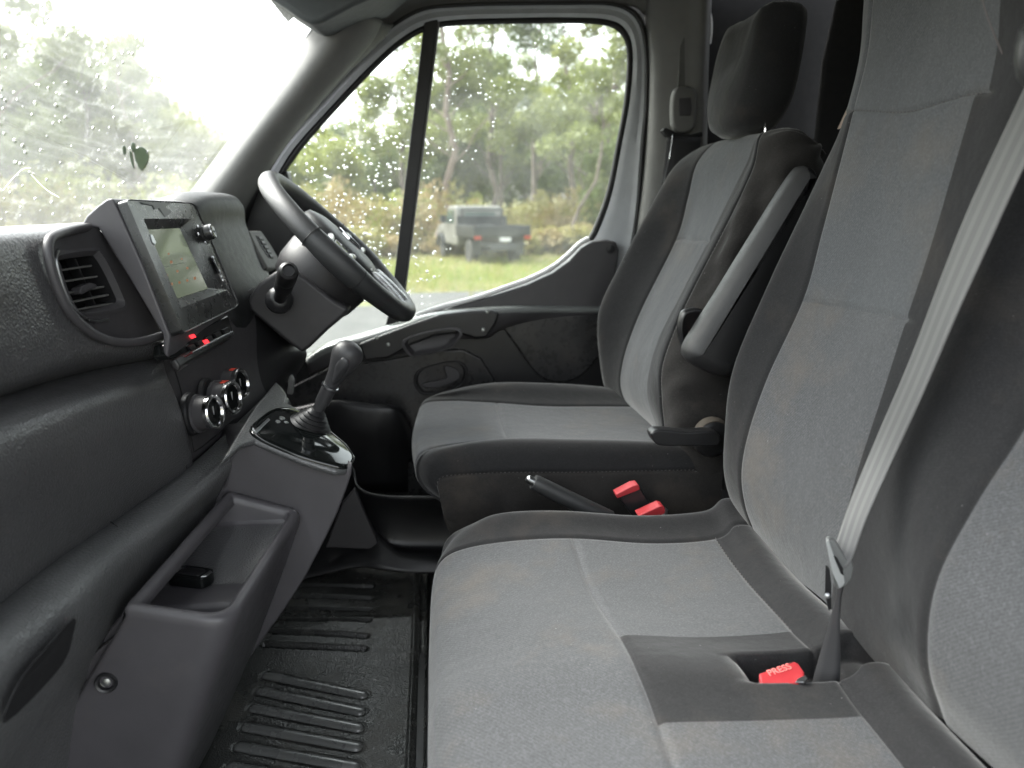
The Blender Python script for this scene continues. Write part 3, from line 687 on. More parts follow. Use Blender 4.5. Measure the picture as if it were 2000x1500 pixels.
# beam along the lower edge (continues under the heater controls)
bm_ = [[e3(-.46, .12, 1.34), X(-150, 1300, -.45), X(0, 1185, -.44), X(120, 1092, -.43), X(250, 1003, -.415), X(380, 908, -.365), X(470, 822, -.335), X(540, 752, -.31)],
       [e3(-.43, .12, 1.355), X(-150, 1310, -.428), X(0, 1195, -.42), X(120, 1102, -.412), X(250, 1012, -.398), X(385, 915, -.352), X(478, 832, -.325), X(548, 760, -.30)],
       [e3(-.405, .12, 1.35), X(-150, 1370, -.40), X(0, 1248, -.39), X(135, 1140, -.385), X(262, 1040, -.378), X(396, 930, -.338), X(484, 850, -.310), X(556, 772, -.29)],
       [e3(-.40, .12, 1.335), X(-150, 1440, -.392), X(0, 1308, -.378), X(148, 1180, -.372), X(276, 1066, -.370), X(412, 940, -.325), X(494, 866, -.300), X(562, 784, -.28)],
       [e3(-.41, .12, 1.31), X(-150, 1500, -.40), X(0, 1370, -.385), X(158, 1225, -.376), X(290, 1095, -.376), X(425, 960, -.335), X(500, 880, -.310), X(570, 800, -.285)],
       [e3(-.43, .12, 1.27), X(-150, 1600, -.43), X(0, 1460, -.405), X(150, 1280, -.392), X(300, 1130, -.385), X(432, 985, -.345), X(505, 900, -.320), X(575, 815, -.29)],
       [e3(-.47, .12, 1.15), X(-150, 1800, -.47), X(0, 1640, -.46), X(120, 1420, -.435), X(280, 1230, -.42), X(432, 1060, -.38), X(510, 960, -.345), X(580, 860, -.31)],
       [e3(-.5, .12, .9), X(-150, 2300, -.5), X(0, 2100, -.5), X(100, 1800, -.5), X(260, 1600, -.48), X(420, 1400, -.46), X(500, 1300, -.45), X(580, 1200, -.44)]]
loft('lower_beam', bm_, M['grain_lit'], dash, sub=(6, 8), thick=.004)
tube('beam_seam', [X(216, 1019, -.404), X(240, 1036, -.390), X(262, 1052, -.374), X(274, 1066, -.368)], .0010, M['vdark'], dash, n=6)
slab('side_slot', [X(146, 1208, -.352), X(143, 1240, -.356), X(130, 1284, -.360), X(94, 1332, -.366), X(10, 1412, -.372), X(40, 1330, -.362), X(95, 1262, -.356)], (-.002, 0, 0), M['vdark'], dash, bev=.0, smooth_n=3)

# screen housing: a block standing proud in the middle of the dash
hz = [(208, 389), (220, 387), (276, 512), (332, 655), (328, 700), (318, 690), (318, 655), (250, 540), (192, 446), (158, 440), (168, 422), (190, 402)]
slab('screen_housing', [PY(x, y, .985) for x, y in hz], (0, .262, 0), M['console'], dash, bev=.003)
# fascia with heater controls
fp = plane3(PY(320, 700, 1.06)-V((.026, 0, 0)), PY(362, 905, 1.06)-V((.026, 0, 0)), PY(478, 745, 1.28)-V((.026, 0, 0)))
fo = [(300, 700), (440, 600), (500, 610), (566, 700), (548, 752), (480, 815), (366, 912), (356, 880), (330, 790)]
slab('heater_fascia', [fp(*p) for p in fo], fp.n*-.03, M['smooth'], dash, bev=.004)
tube('fascia_groove', [fp(*p, .0006) for p in ((338, 716), (352, 760), (376, 868), (382, 880), (420, 852), (455, 820))], .0011, M['vdark'], dash, n=6, smooth_n=3)
# driver side lower dash
lw = [[(440, 600, 1.36), (500, 560, 1.45), (560, 560, 1.60), (600, 600, 1.86)],
      [(440, 650, 1.36), (520, 640, 1.45), (570, 650, 1.58), (590, 660, 1.86)],
      [(460, 710, 1.36), (540, 700, 1.45), (596, 690, 1.58), (570, 720, 1.86)],
      [(470, 770, 1.36), (540, 745, 1.45), (570, 740, 1.58), (555, 750, 1.86)],
      [(470, 830, 1.36), (530, 790, 1.45), (545, 790, 1.58), (540, 800, 1.86)]]
loft('knee_panel', lw, M['dark'], dash, sub=(5, 6), thick=.004)
# the air-vent style triangle bracket beside the console
slab('pedal_bracket', [(536, 772, 1.5), (566, 730, 1.5), (573, 745, 1.5), (570, 772, 1.5), (560, 770, 1.5), (562, 748, 1.5), (545, 778, 1.5)], (0, .02, 0), M['trim'], dash, bev=.002)
# instrument hood
M['hood'] = plastic('hood_black', (.010, .011, .012), .55, .2, 900, .03)
ih = [(360, 402), (384, 388), (408, 380), (432, 377), (455, 382), (468, 392), (474, 408), (476, 432), (488, 462), (512, 515), (538, 570), (530, 620), (440, 620), (380, 520)]
ihp = smoothloop([PY(x, y, 1.62) for x, y in ih], 4); ihc = sum(ihp, V())/len(ihp)-V((0, 0, .04))
loops('instrument_hood', [[V((ihc.x+(p.x-ihc.x)*s_, p.y+dy, ihc.z+(p.z-ihc.z)*s_)) for p in ihp] for s_, dy in ((.80, .03), (.95, .02), (1, 0), (1.0, -.06), (1.0, -.14), (.985, -.20), (.95, -.245), (.88, -.28), (.76, -.30))], M['hood'], dash, cap0=True, cap1=True, autos=70)
tube('hood_piping', [PY(x-26, y+3, 1.50) for x, y in ((388, 402), (402, 392), (424, 385), (446, 388), (460, 398), (466, 412))], .003, M['smooth'], dash, n=8, smooth_n=4)
# switch strip right of the hood
ss = plane3(PY(486, 450, 1.63), PY(512, 452, 1.72), PY(530, 525, 1.63))
sw = slab('switch_panel', [ss(*p) for p in ((486, 450), (510, 450), (528, 476), (548, 510), (540, 524), (524, 524), (504, 488))], ss.n*-.03, M['trim_dark'], dash, bev=.004)
ORG[sw.name] = ORG[dash.name]
slab('switch_recess', [ss(*p, .001) for p in ((499, 460), (511, 462), (530, 494), (534, 506), (524, 504), (508, 480))], ss.n*-.004, M['vdark'], sw, bev=.001)
for i in range(5):
    x, y = 505+i*5.3, 465+i*8.6
    slab('switch', [ss(x-3, y-2, .004), ss(x+4, y-2, .004), ss(x+6, y+4, .004), ss(x, y+4, .004)], ss.n*-.004, M['smooth'], sw, bev=.001)

# heater knobs
def hknob(bx, by, fx, fy, Y, r, red=True):
    p0 = PY(bx, by, Y); p1 = PY(fx, fy, Y+.0)
    ax = V((1, -.22, .12)).normalized(); L = .030
    c0 = p1-ax*L
    kb = revolve('heater_knob', [(0, r*1.10), (.004, r*1.10), (.006, r*.97), (.022, r*.93), (.0225, r*.98), (.0285, r*.98), (.0305, r*.92), (.030, r*.80), (.0265, r*.74), (.026, .0)], c0, ax, [M['smooth'], M['chrome'], M['gloss']], dash, n=40, fm=[0, 0, 0, 0, 1, 1, 1, 1, 2, 2])
    ORG[kb.name] = ORG[dash.name]
    x, y, d = frame_axes(ax)
    box('grip', c0+ax*.0235, (.006, .003, r*.7), M['satin'], kb, bev=.001)
    if red:
        q = c0+V((0, 0, 1))*r*.955+ax*.0155
        box('red_mark', q, (.011, .013, .002), M['redmark'], kb, bev=.0004)
hknob(395, 808, 422, 805, 1.11, .0268, False)
hknob(428, 778, 458, 776, 1.19, .0278)
hknob(456, 750, 474, 750, 1.27, .028)
for (x, y, Y) in ((393, 808, 1.11), (424, 778, 1.19), (449, 750, 1.27)):
    revolve('knob_seat', [(0, .033), (.006, .032), (.008, .030)], PY(x, y, Y)-V((.016, 0, 0)), (1, -.1, .1), M['dark'], dash, n=36)

# ------------------------------------------------------------------ touchscreen unit
sc = plane3(PY(243, 388, .99), PY(357, 652, .99), PY(380, 398, 1.26))
ts = thing('touchscreen', 'tall tablet style touchscreen unit standing on the dashboard with scuffed black frame', 'touchscreen', sc(355, 650))
qo = [(243, 389), (372, 396), (384, 404), (462, 575), (468, 596), (452, 606), (372, 645), (358, 650), (348, 640), (244, 400)]
# shape: rounded frame with recessed display
rO = [(243, 391), (250, 387), (372, 395), (383, 402), (463, 580), (466, 594), (458, 602), (370, 648), (360, 652), (354, 646)]
rD = [(280, 428), (284, 426), (376, 427), (379, 429), (444, 562), (444, 566), (440, 569), (358, 600), (355, 600), (353, 597)]
rS = [(288, 446), (291, 444), (362, 442), (365, 444), (416, 556), (417, 559), (414, 562), (351, 582), (349, 582), (348, 579)]
def rq(cs, r, off):
    out = []
    for i, c in enumerate(cs):
        c = V((c[0], c[1])); p = V(cs[i-1]); q = V(cs[(i+1) % 4]); a = c+(p-c).normalized()*r; b = c+(q-c).normalized()*r
        for j in range(7):
            t = j/6; s_ = a.lerp(c, t).lerp(c.lerp(b, t), t); out.append(sc(s_.x, s_.y, off))
    return out
qO = [(243, 388), (380, 396), (468, 598), (357, 653)]; qD = [(280, 427), (377, 427), (445, 566), (354, 601)]; qS = [(288, 445), (362, 442), (417, 560), (349, 582)]
rS = qS
fo_ = rq(qO, 11, 0); fd = rq(qD, 4, 0); fs_ = rq(qS, 3, -.010)
loops('frame', [[p-sc.n*.017 for p in fo_], [p-sc.n*.003 for p in fo_], [p.lerp(q, .03)+sc.n*.001 for p, q in zip(fo_, fd)], [p.lerp(q, .07)-sc.n*.001 for p, q in zip(fo_, fd)], fd, fs_, [p-sc.n*.012 for p in fs_]], M['screenframe'], ts, cap0=True, autos=30)
slab('display', [sc(*p, -.009) for p in rS], sc.n*-.003, M['display'], ts, bev=0)
for a, b in (((310, 505), (347, 497)), ((329, 530), (370, 520)), ((345, 556), (392, 542))): pass
ic = [((341, 492), 2), ((346, 508), 3), ((366, 502), 2), ((326, 512), 2), ((338, 534), 2.5), ((358, 526), 2.5), ((377, 520), 2.5), ((347, 551), 3), ((362, 548), 2.5), ((377, 544), 2.5), ((391, 540), 3)]
for (x, y), s in ic:
    slab('icon', [sc(x-s*.6, y-s*.8, -.0086), sc(x+s*.7, y-s*1.0, -.0086), sc(x+s, y+s*.7, -.0086), sc(x-s*.3, y+s, -.0086)], sc.n*-.0004, M['icon'], ts, bev=0)
def strip(name, pts, wpx, off, mat, par): 
    a = [sc(x, y, off) for x, y in pts]; b = [sc(x+.5, y+wpx, off) for x, y in pts][::-1]
    slab(name, a+b, sc.n*-.0003, mat, par, bev=0)
strip('icon_row', [(326, 519), (372, 508)], 1.2, -.0086, plastic('display_line', (.16, .19, .14), .4, 0), ts)
revolve('volume_knob', [(0, .016), (.003, .016), (.004, .0125), (.014, .0118), (.016, .0105), (.0155, .007), (.0145, 0)], sc(398, 457, 0), sc.n, [M['screenframe'], M['satin'], M['gloss']], ts, n=32, fm=[0, 0, 0, 1, 2, 2])
for (x, y) in ((387, 443), (388, 458), (401, 473)):
    revolve('button', [(0, .0035), (.0015, .003), (.002, 0)], sc(x, y, 0), sc.n, M['satin'], ts, n=12)
tube('side_key', [sc(412, 503, .001), sc(416, 511, .001), (sc(421, 522, .001)), sc(426, 534, .001)], .0042, M['gloss'], ts, n=10, flat=.5)
for (x, y) in ((414, 504), (427, 531), (431, 541), (434, 548)):
    revolve('button', [(0, .0035), (.002, .003), (.0025, 0)], sc(x, y, .001), sc.n, M['satin'], ts, n=12)
slab('knob_left', [sc(292, 458, .001), sc(297, 459, .001), sc(304, 474, .001), sc(302, 479, .001), sc(297, 474, .001)], sc.n*-.003, M['satin'], ts, bev=.0005)
# torn sticker residue on the upper frame
slab('sticker_residue', [sc(*p, .0006) for p in ((272, 394), (290, 395), (333, 397), (330, 401), (322, 404), (334, 412), (330, 419), (322, 424), (316, 415), (310, 406), (302, 409), (298, 401), (280, 398))], sc.n*-.0005, plastic('residue', (.25, .26, .25), .7, 0), ts, bev=0)
# black shelf with piano switches below the screen
shf = plane3(PY(330, 672, 1.0), PY(446, 622, 1.255), PY(326, 697, .985))
swp = slab('switch_shelf', [shf(*p, .0) for p in ((330, 672), (446, 616), (456, 648), (440, 656), (350, 699), (334, 702), (327, 694))], shf.n*-.02, M['gloss'], ts, bev=.003)
ORG[swp.name] = ORG[ts.name]
tube('shelf_lip', [shf(*p, .001) for p in ((352, 700), (370, 690), (410, 670), (452, 650))], .0035, M['satin'], swp, n=8)
for i in range(5):
    x, y = 370+i*17, 682-i*8.2
    slab('piano_switch', [shf(x-6, y-5, .003), shf(x+5, y-10, .003), shf(x+10, y-2, .003), shf(x-1, y+3, .003)], shf.n*-.004, M['dark'], swp, bev=.001)
for (x, y) in ((371, 658), (397, 668)):
    slab('warning_light', [shf(x-6, y-2, .0035), shf(x+3, y-5, .0035), shf(x+8, y+1, .0035), shf(x-1, y+4, .0035)], shf.n*-.001, M['led'], swp, bev=0)
slab('lower_tray', [PY(x, y, 1.0) for x, y in ((330, 706), (342, 700), (352, 716), (348, 728), (338, 722))], (0, .26, 0), M['dark'], ts, bev=.003)

# ------------------------------------------------------------------ steering column and wheel
M['cowl'] = plastic('cowl_charcoal', (.024, .023, .025), .5, .12, 1400, .1)
colm = thing('steering_column', 'grey plastic steering column cowl with a black control stalk', 'steering column', PY(600, 640, 1.45))
cl = [(482, 592), (486, 580), (505, 553), (535, 532), (562, 520), (600, 545), (650, 585), (682, 604), (672, 618), (640, 645), (606, 678), (590, 690), (560, 668), (520, 635), (488, 608)]
slab('lower_cowl', [PY(x, y, 1.40) for x, y in cl], (0, .20, 0), M['cowl'], colm, bev=.026, seg=6)
# hub-side cowl shell: rounded
WC = V((-.180, 1.5, 1.630)); WT = (PY(530, 343, 1.5)-WC); 
WU = (PY(523, 348, 1.5)-PY(803, 618, 1.5)).normalized()         # up along the wheel
WN = WU.cross(V((0, 1, 0))).normalized()
if WN.x < 0: WN = -WN
WC = (PY(516, 340, 1.5)+PY(806, 620, 1.5))/2
WR = (PY(516, 340, 1.5)-PY(806, 620, 1.5)).length/2-.0175
revolve('upper_cowl', [(-.13, .05), (-.11, .078), (-.085, .087), (-.045, .090), (-.03, .086), (-.022, .05)], WC-WU*.012, WN, M['cowl'], colm, n=48, autos=60)
st0 = PY(545, 588, 1.38); st1 = PY(564, 527, 1.22)
revolve('stalk_boot', [(0, .024), (.01, .024), (.018, .018), (.022, .012)], st0-V((0, .0, 0)), st1-st0, M['dark'], colm, n=28)
L_ = (st1-st0).length
revolve('control_stalk', [(0, .011), (L_*.45, .012), (L_*.47, .0155), (L_*.62, .0155), (L_*.64, .013), (L_*.70, .013), (L_*.72, .0165), (L_*.93, .0165), (L_*.98, .0145), (L_, .010), (L_-.004, .0085), (L_-.004, 0)], st0, st1-st0, M['dark'], colm, n=28)

M['silver'] = plastic('silver_trim', (.6, .61, .62), .3, 0, 500, 0, metallic=.6)
wheel = thing('steering_wheel', 'black leather steering wheel with silver-edged spokes', 'steering wheel', WC)
def wp(r, a, h=0):  # angle a measured from wheel top towards +Y
    return WC+WU*(r*math.cos(a))+V((0, 1, 0))*(r*math.sin(a))+WN*h
rings = []
nR = 72
for i in range(nR):
    a = 2*math.pi*i/nR; cpos = wp(WR, a); ro = (WU*math.cos(a)+V((0, 1, 0))*math.sin(a))
    thick = .0185+.0035*(math.exp(-((abs(((a+math.pi) % (2*math.pi))-math.pi)-1.75)/.35)**2))
    rings.append([cpos+ro*thick*math.cos(2*math.pi*k_/16)+WN*thick*1.05*math.sin(2*math.pi*k_/16) for k_ in range(16)])
rings.append(rings[0])
loops('rim', rings, M['leather'], wheel)
for a in (1.95, -1.95, 1.35, -1.35):
    cpos = wp(WR, a); ro = (WU*math.cos(a)+V((0, 1, 0))*math.sin(a)); th_ = .0205
    tube('rim_seam', [cpos+ro*th_*math.cos(2*math.pi*k_/24)+WN*th_*1.05*math.sin(2*math.pi*k_/24) for k_ in range(24)], .0009, M['vdark'], wheel, n=6, closed=True)
# hub
hub = [V((0, 0, 0))]
def hubring(s, h): return [wp(s*(.085+.012*math.cos(2*a_)), a_, h) for a_ in [2*math.pi*i/48 for i in range(48)]]
loops('hub', [hubring(.7, -.045), hubring(.95, -.03), hubring(1.0, -.005), hubring(.93, .012), hubring(.7, .02), hubring(.3, .024), hubring(.02, .025)], M['leather'], wheel, cap0=True, cap1=True)
def spoke(a, w0, w1, r0, r1, name='spoke'):
    d = (WU*math.cos(a)+V((0, 1, 0))*math.sin(a)); t = V((0, 1, 0))*math.cos(a)-WU*math.sin(a)
    pts = [WC+d*r0+t*w0, WC+d*r1+t*w1, WC+d*r1-t*w1, WC+d*r0-t*w0]
    slab(name, [p-WN*.012 for p in pts], WN*.022, M['leather'], wheel, bev=.006)
    for s in (-1, 1):
        tube('spoke_trim', [WC+d*r0+t*w0*s*.85+WN*.012, WC+d*(r0+r1)/2+t*(w0+w1)/2*s*.8+WN*.013, WC+d*r1+t*w1*s*.85+WN*.010], .0065, M['silver'], wheel, n=8, smooth_n=3)
    slab('spoke_buttons', [WC+d*(r0+.012)+t*w0*.55+WN*.010, WC+d*(r1-.02)+t*w1*.55+WN*.010, WC+d*(r1-.02)-t*w1*.55+WN*.010, WC+d*(r0+.012)-t*w0*.55+WN*.010], WN*.007, M['gloss'], wheel, bev=.003)
for a in (math.pi/2+.05, -math.pi/2-.05): spoke(a, .032, .024, .075, WR-.008)
d = -WU; 
for s in (-1, 1):
    spoke(math.pi+s*.28, .012, .010, .075, WR-.008)
# diamond badge
bd = [wp(.026, 0, .026), wp(.014, math.pi/2, .026), wp(.026, math.pi, .026), wp(.014, -math.pi/2, .026)]
tube('badge', bd, .003, M['chrome'], wheel, n=8, closed=True)
# ================================================================== CENTRE CONSOLE
con = thing('centre_console', 'dark plastic floor console with an open storage bin and gear lever housing', 'console', (-.3, 1.0, .85))
# near body panel with the bin rim
A_ = PY(238, 1188, .80); B_ = PY(450, 1218, .795); C_ = PY(590, 998, 1.10); D_ = PY(443, 958, 1.10)
def rim_ring(scale_in, dz, n=10):
    """rounded quad A B C D shrunk inwards by scale_in metres"""
    cs = [A_, B_, C_, D_]; cen = sum(cs, V())/4; out = []
    rad = [.008, .035, .020, .008]
    for i, c in enumerate(cs):
        p = cs[i-1]; q = cs[(i+1) % 4]
        u = (p-c).normalized(); v_ = (q-c).normalized()
        c2 = c+u*scale_in+v_*scale_in
        r = max(.004, rad[i]-scale_in*.5)
        for j in range(n+1):
            t = j/n; a = c2+u*r; b = c2+v_*r
            out.append(a.lerp(c2, t).lerp(c2.lerp(b, t), t)+V((0, 0, dz)))
    return out
R0 = rim_ring(.0, -.012); R1 = rim_ring(.0, -.003); R2 = rim_ring(.003, .002); R3 = rim_ring(.010, .003); R4 = rim_ring(.014, -.001); R5 = rim_ring(.016, -.01)
def lower(ring, z):  # outer skin narrows forward as it drops
    out = []
    for p in ring:
        dz = p.z-z; f = dz/.42
        out.append(V((p.x-.155*f-.03*f*f+(-.11*f if p.x < -.30 else 0), p.y+(.02*f if p.y < .9 else 0), z)))
    return out
binr = [lower(R0, .86), lower(R0, .95), lower(R0, 1.05), lower(R0, 1.15), [V((p.x, p.y, p.z)) for p in R0], R1, R2, R3, R4, R5]
R4 = [V((p.x-(.014 if p.x < -.285 else 0), p.y, p.z)) for p in R4]; R5 = [V((p.x-(.024 if p.x < -.285 else 0), p.y, p.z)) for p in R5]
bn = [V((p.x-.045-(.10 if p.x < -.285 else 0), p.y, p.z-.13)) for p in rim_ring(.018, 0)]
loops('storage_bin', binr+[bn], M['console'], con, autos=70)
# floor of the bin: rear slope, ledge and cup well
def binpt(s, t, z):  # s 0..1 near->far, t 0..1 left->right
    l = A_.lerp(D_, s); r = B_.lerp(C_, s); q = l.lerp(r, t); return V((q.x-.37*(1.25-z), q.y, z))
bf = []
for s, z in ((.04, 1.13), (.08, 1.128), (.25, 1.128), (.33, 1.134), (.36, 1.195), (.385, 1.204), (.45, 1.205), (.52, 1.205), (.535, 1.2045), (.56, 1.206), (.65, 1.213), (.78, 1.225), (.90, 1.236), (.94, 1.240), (.965, 1.255)):
    bf.append([binpt(s, t, z + (0 if t in (.5,) else .0)) for t in (-.55, -.1, .4, .7, .93)])
loft('bin_floor', bf, [M['console'], M['grain']], con, sub=(2, 4), matfn=lambda u, v: 1 if 8 < u < 12.6 else 0)
# near right wing of the housing: gear tower
tw = [(440, 946), (450, 896), (470, 864), (500, 860), (600, 892), (640, 908), (676, 914), (690, 902), (688, 926), (676, 962), (660, 1004), (640, 1046), (600, 1124), (560, 1186), (500, 1270), (400, 1420), (300, 1420), (330, 1100)]
slab('gear_tower', [PY(x, y, 1.102) for x, y in tw], (-.06, .14, -.01), M['console'], con, bev=.012, seg=4)
# panel between beam and tower top
gpl = plane3(PY(500, 856, 1.10), PY(674, 914, 1.10), PY(560, 800, 1.24))
top = [(430, 905), (470, 868), (500, 858), (590, 896), (660, 918), (680, 916), (696, 890), (680, 866), (640, 832), (600, 806), (560, 784), (562, 770), (540, 742), (500, 790), (462, 850)]
slab('console_top', [gpl(*p, -.0015) for p in top], gpl.n*-.010, M['grain_lit'], con, bev=.004)
gpo = [(487, 838), (500, 822), (530, 801), (556, 797), (580, 803), (606, 816), (640, 842), (672, 868), (686, 884), (690, 896), (684, 910), (672, 915), (652, 912), (596, 896), (540, 874), (498, 854)]
g0 = smoothloop([gpl(*p, 0) for p in gpo], 4); gc = sum(g0, V())/len(g0)
loops('gear_surround', [[p-gpl.n*.004 for p in g0], [p+gpl.n*.001 for p in g0], [p.lerp(gc, .04)+gpl.n*.0035 for p in g0], [p.lerp(gc, .12)+gpl.n*.004 for p in g0], [p.lerp(gc, .3)+gpl.n*.007 for p in g0], [p.lerp(gc, .6)+gpl.n*.009 for p in g0], [p.lerp(gc, .95)+gpl.n*.010 for p in g0]], M['gloss'], con, cap1=True)
slab('surround_trim', [gpl(*p, .006) for p in ((494, 848), (499, 852), (526, 826), (522, 822))], gpl.n*-.004, M['satin'], con, bev=.001)
for (x, y, r) in ((548, 825, .005), (540, 832, .004), (556, 834, .004)):
    revolve('button', [(0, r), (.002, r*.9), (.003, 0)], gpl(x, y, .007), gpl.n, M['satin'], con, n=14)
# screws on the near panel
for (x, y) in ((211, 1328), (84, 1500)):
    c0 = PY(x, y, .806)+V((0, -.006, 0))
    revolve('screw', [(-.02, .0125), (0, .0125), (.002, .011), (.001, .0085), (-.004, .0075), (-.004, .005), (-.001, .0045), (.0, .002)], c0, (.1, -1, .1), [M['dark'], M['steel']], con, n=24, fm=[0, 0, 0, 0, 1, 1, 1])
# side skin filling between the near panel and the dash
side = [[V((-.60, .82, .86)), V((-.60, .82, 1.1)), PY(90, 1372, .815), PY(238, 1192, .805)],
        [V((-.62, 1.1, .86)), V((-.6, 1.1, 1.1)), V((-.5, 1.1, 1.25)), V((-.38, 1.1, 1.29))]]
near = [(238, 1200), (270, 1300), (300, 1500), (280, 1640), (-200, 1760), (-160, 1640), (0, 1498), (90, 1372)]
slab('near_panel', [PY(x, y, .83) for x, y in near], (0, .05, 0), M['console'], con, bev=.003)

# key fob lying on the ledge
fob = thing('key_fob', 'black remote key fob lying on the ledge of the console bin', 'key fob', PZ(377, 1135, 1.206))
fc = PZ(376, 1124, 1.2165)
def lcl(c0, ang, pts, z=0):
    ca, sa = math.cos(ang), math.sin(ang)
    return [V((c0.x+x*ca-y*sa, c0.y+x*sa+y*ca, c0.z+z)) for x, y in pts]
rr_ = [(-.026, -.011), (-.022, -.015), (.018, -.015), (.026, -.010), (.028, 0), (.024, .012), (.016, .016), (-.020, .016), (-.027, .010)]
slab('shell', lcl(fc, -.35, rr_, -.010), (0, 0, .015), M['gloss'], fob, bev=.005, smooth_n=3)
slab('button_pad', lcl(fc, -.35, [(x*.62, y*.6) for x, y in rr_], .0045), (0, 0, .002), M['dark'], fob, bev=.001, smooth_n=3)
slab('metal_edge', lcl(fc, -.35, [(.020, -.010), (.027, -.006), (.027, .006), (.021, .010)], .0035), (0, 0, .0025), M['satin'], fob, bev=.001)
slab('metal_edge', lcl(fc, -.35, [(-.020, .010), (-.024, .006), (-.024, -.006), (-.020, -.010)], .0035), (0, 0, .0025), M['satin'], fob, bev=.001)

# gear lever
gl_ = thing('gear_lever', 'grey teardrop gear knob on a short shaft with ribbed rubber boot', 'gear lever', gpl(600, 838, .01))
g_b = gpl(604, 838, .008); g_k = PY(646, 752, 1.185); g_t = PY(690, 672, 1.185)
prof = [(0, .034)]
for i in range(5):
    r = .033-.0045*i; prof += [(.002+i*.006, r), (.004+i*.006, r+.0015), (.006+i*.006, r-.002)]
prof += [(.034, .011)]
ax1 = (g_k-g_b).normalized()
revolve('boot', prof, g_b-ax1*.004, (gpl.n*.6+ax1).normalized(), M['dark'], gl_, n=36, autos=80)
LL = (g_k-g_b).length
revolve('shaft', [(.02, .0095), (LL*.55, .0095), (LL*.56, .0115), (LL*.93, .012), (LL*.94, .010), (LL*1.0, .009)], g_b, ax1, M['knobgrey'], gl_, n=28)
revolve('collar', [(LL*.93, .0125), (LL*.95, .014), (LL*.99, .014), (LL*1.0, .011)], g_b, ax1, M['satin'], gl_, n=28)
ax2 = (g_t-g_k).normalized(); LK = (g_t-g_k).length*1.04
kp = [(-.004, .0), (-.003, .0115), (.006, .0125), (LK*.25, .0145), (LK*.45, .0195), (LK*.62, .0240), (LK*.75, .0250), (LK*.87, .0215), (LK*.95, .0145), (LK*.99, .006), (LK, 0)]
kn = revolve('knob', [(h, r) for h, r in kp], g_k, ax2, M['knobgrey'], gl_, n=40, sy=.9, xdir=(1, 0, 0), autos=80)
ORG[kn.name] = ORG[gl_.name]
td = [PY(x, y, 1.155) for x, y in ((652, 744), (658, 718), (664, 700), (672, 692), (682, 694), (686, 704), (680, 720), (668, 738), (660, 748))]
def proj_knob(px, py, lift):
    # put a pixel on the knob's camera side
    r = ray(px, py); base = CAM+r*((g_k-CAM).y/r.y)
    h = (base-g_k).dot(ax2); rad = np.interp(h, [a for a, b in kp[1:]], [b for a, b in kp[1:]])
    off = (base-g_k-ax2*h).length
    return base-V((0, 1, 0))*(math.sqrt(max(0, rad*rad-off*off))*.9+lift)
tp = smoothloop([proj_knob(x, y, -.001) for x, y in ((650, 748), (654, 722), (660, 704), (672, 692), (684, 696), (686, 708), (678, 724), (664, 744))], 4)
tc = sum(tp, V())/len(tp)
loops('knob_inlay', [[p+V((0, .004, 0)) for p in tp], [p.lerp(tc, .05)+V((0, -.0015, 0)) for p in tp], [p.lerp(tc, .3)+V((0, -.004, 0)) for p in tp], [p.lerp(tc, .7)+V((0, -.0058, 0)) for p in tp], [p.lerp(tc, .98)+V((0, -.0062, 0)) for p in tp]], M['knobgrey'], kn, cap1=True)

# ================================================================== FLOOR MAT
FZ = .852
def capsule(px, a, b, r):
    ab = (b[0]-a[0], b[1]-a[1]); t = ((px[0]-a[0])*ab[0]+(px[1]-a[1])*ab[1])/(ab[0]**2+ab[1]**2); t = max(0, min(1, t))
    return math.hypot(px[0]-a[0]-ab[0]*t, px[1]-a[1]-ab[1]*t)
ribs = []
def gp2(x, y): p = PZ(x, y, FZ+.008); return (p.x, p.y)
for i, (x0, y0, x1, y1) in enumerate([(522, 1312, 708, 1350), (510, 1342, 703, 1382), (496, 1375, 700, 1414), (482, 1412, 696, 1451), (468, 1450, 692, 1489), (452, 1490, 688, 1528), (436, 1532, 682, 1570), (420, 1577, 676, 1615)]):
    ribs.append((gp2(x0, y0), gp2(x1, y1), .0105))
slots = []
for (x0, y0, x1, y1) in [(540, 1144, 726, 1146), (535, 1166, 724, 1169), (530, 1189, 722, 1193), (525, 1212, 720, 1222), (520, 1237, 716, 1246), (515, 1260, 712, 1266)]:
    slots.append((gp2(x0, y0), gp2(x1, y1), .0085))
yr = gp2(760, 1218)[1]; ye = gp2(700, 1290)[1]
xs = np.arange(-.50, -.0299, .0024); ys = np.arange(.55, 1.70, .0024)
vs = []; mid = []
def sm(a, b, x): t = max(0, min(1, (x-a)/(b-a))); return t*t*(3-2*t)
for y in ys:
    for x in xs:
        z = FZ
        z += .016*sm(ye-.02, yr, y)-.006*sm(yr+.01, yr+.08, y)
        z += .006*math.exp(-((y-yr)/.018)**2)*sm(-.30, -.16, x)
        for a, b, r in ribs:
            if abs(y-a[1]) < .13:
                d = capsule((x, y), a, b, r)
                if d < r+.006:
                    z -= .0018*math.exp(-((d-r-.0005)/.0035)**2)
        for a, b, r in slots:
            if abs(y-a[1]) < .08:
                d = capsule((x, y), a, b, r); z -= .010*(1-sm(r*.35, r*1.05, d))
        z += .006*(1-sm(.0, .006, abs(x+.058)))*1.0
        z -= .012*sm(-.05, -.045, x)*(1-sm(-.038, -.033, x))
        z += .001*math.sin(x*23+y*9)
        vs.append((x, y, z)); 
nx = len(xs); fs = []; fm = []
for j in range(len(ys)-1):
    for i in range(nx-1):
        fs.append((j*nx+i, j*nx+i+1, (j+1)*nx+i+1, (j+1)*nx+i))
        c = (xs[i]+.0017, ys[j]+.0017); m_ = 0
        for a, b, r in ribs:
            pass
        fm.append(m_)
mat_ = mk('floor_mat', vs, fs, [M['mat'], M['rib']], fm=fm)
geo = []
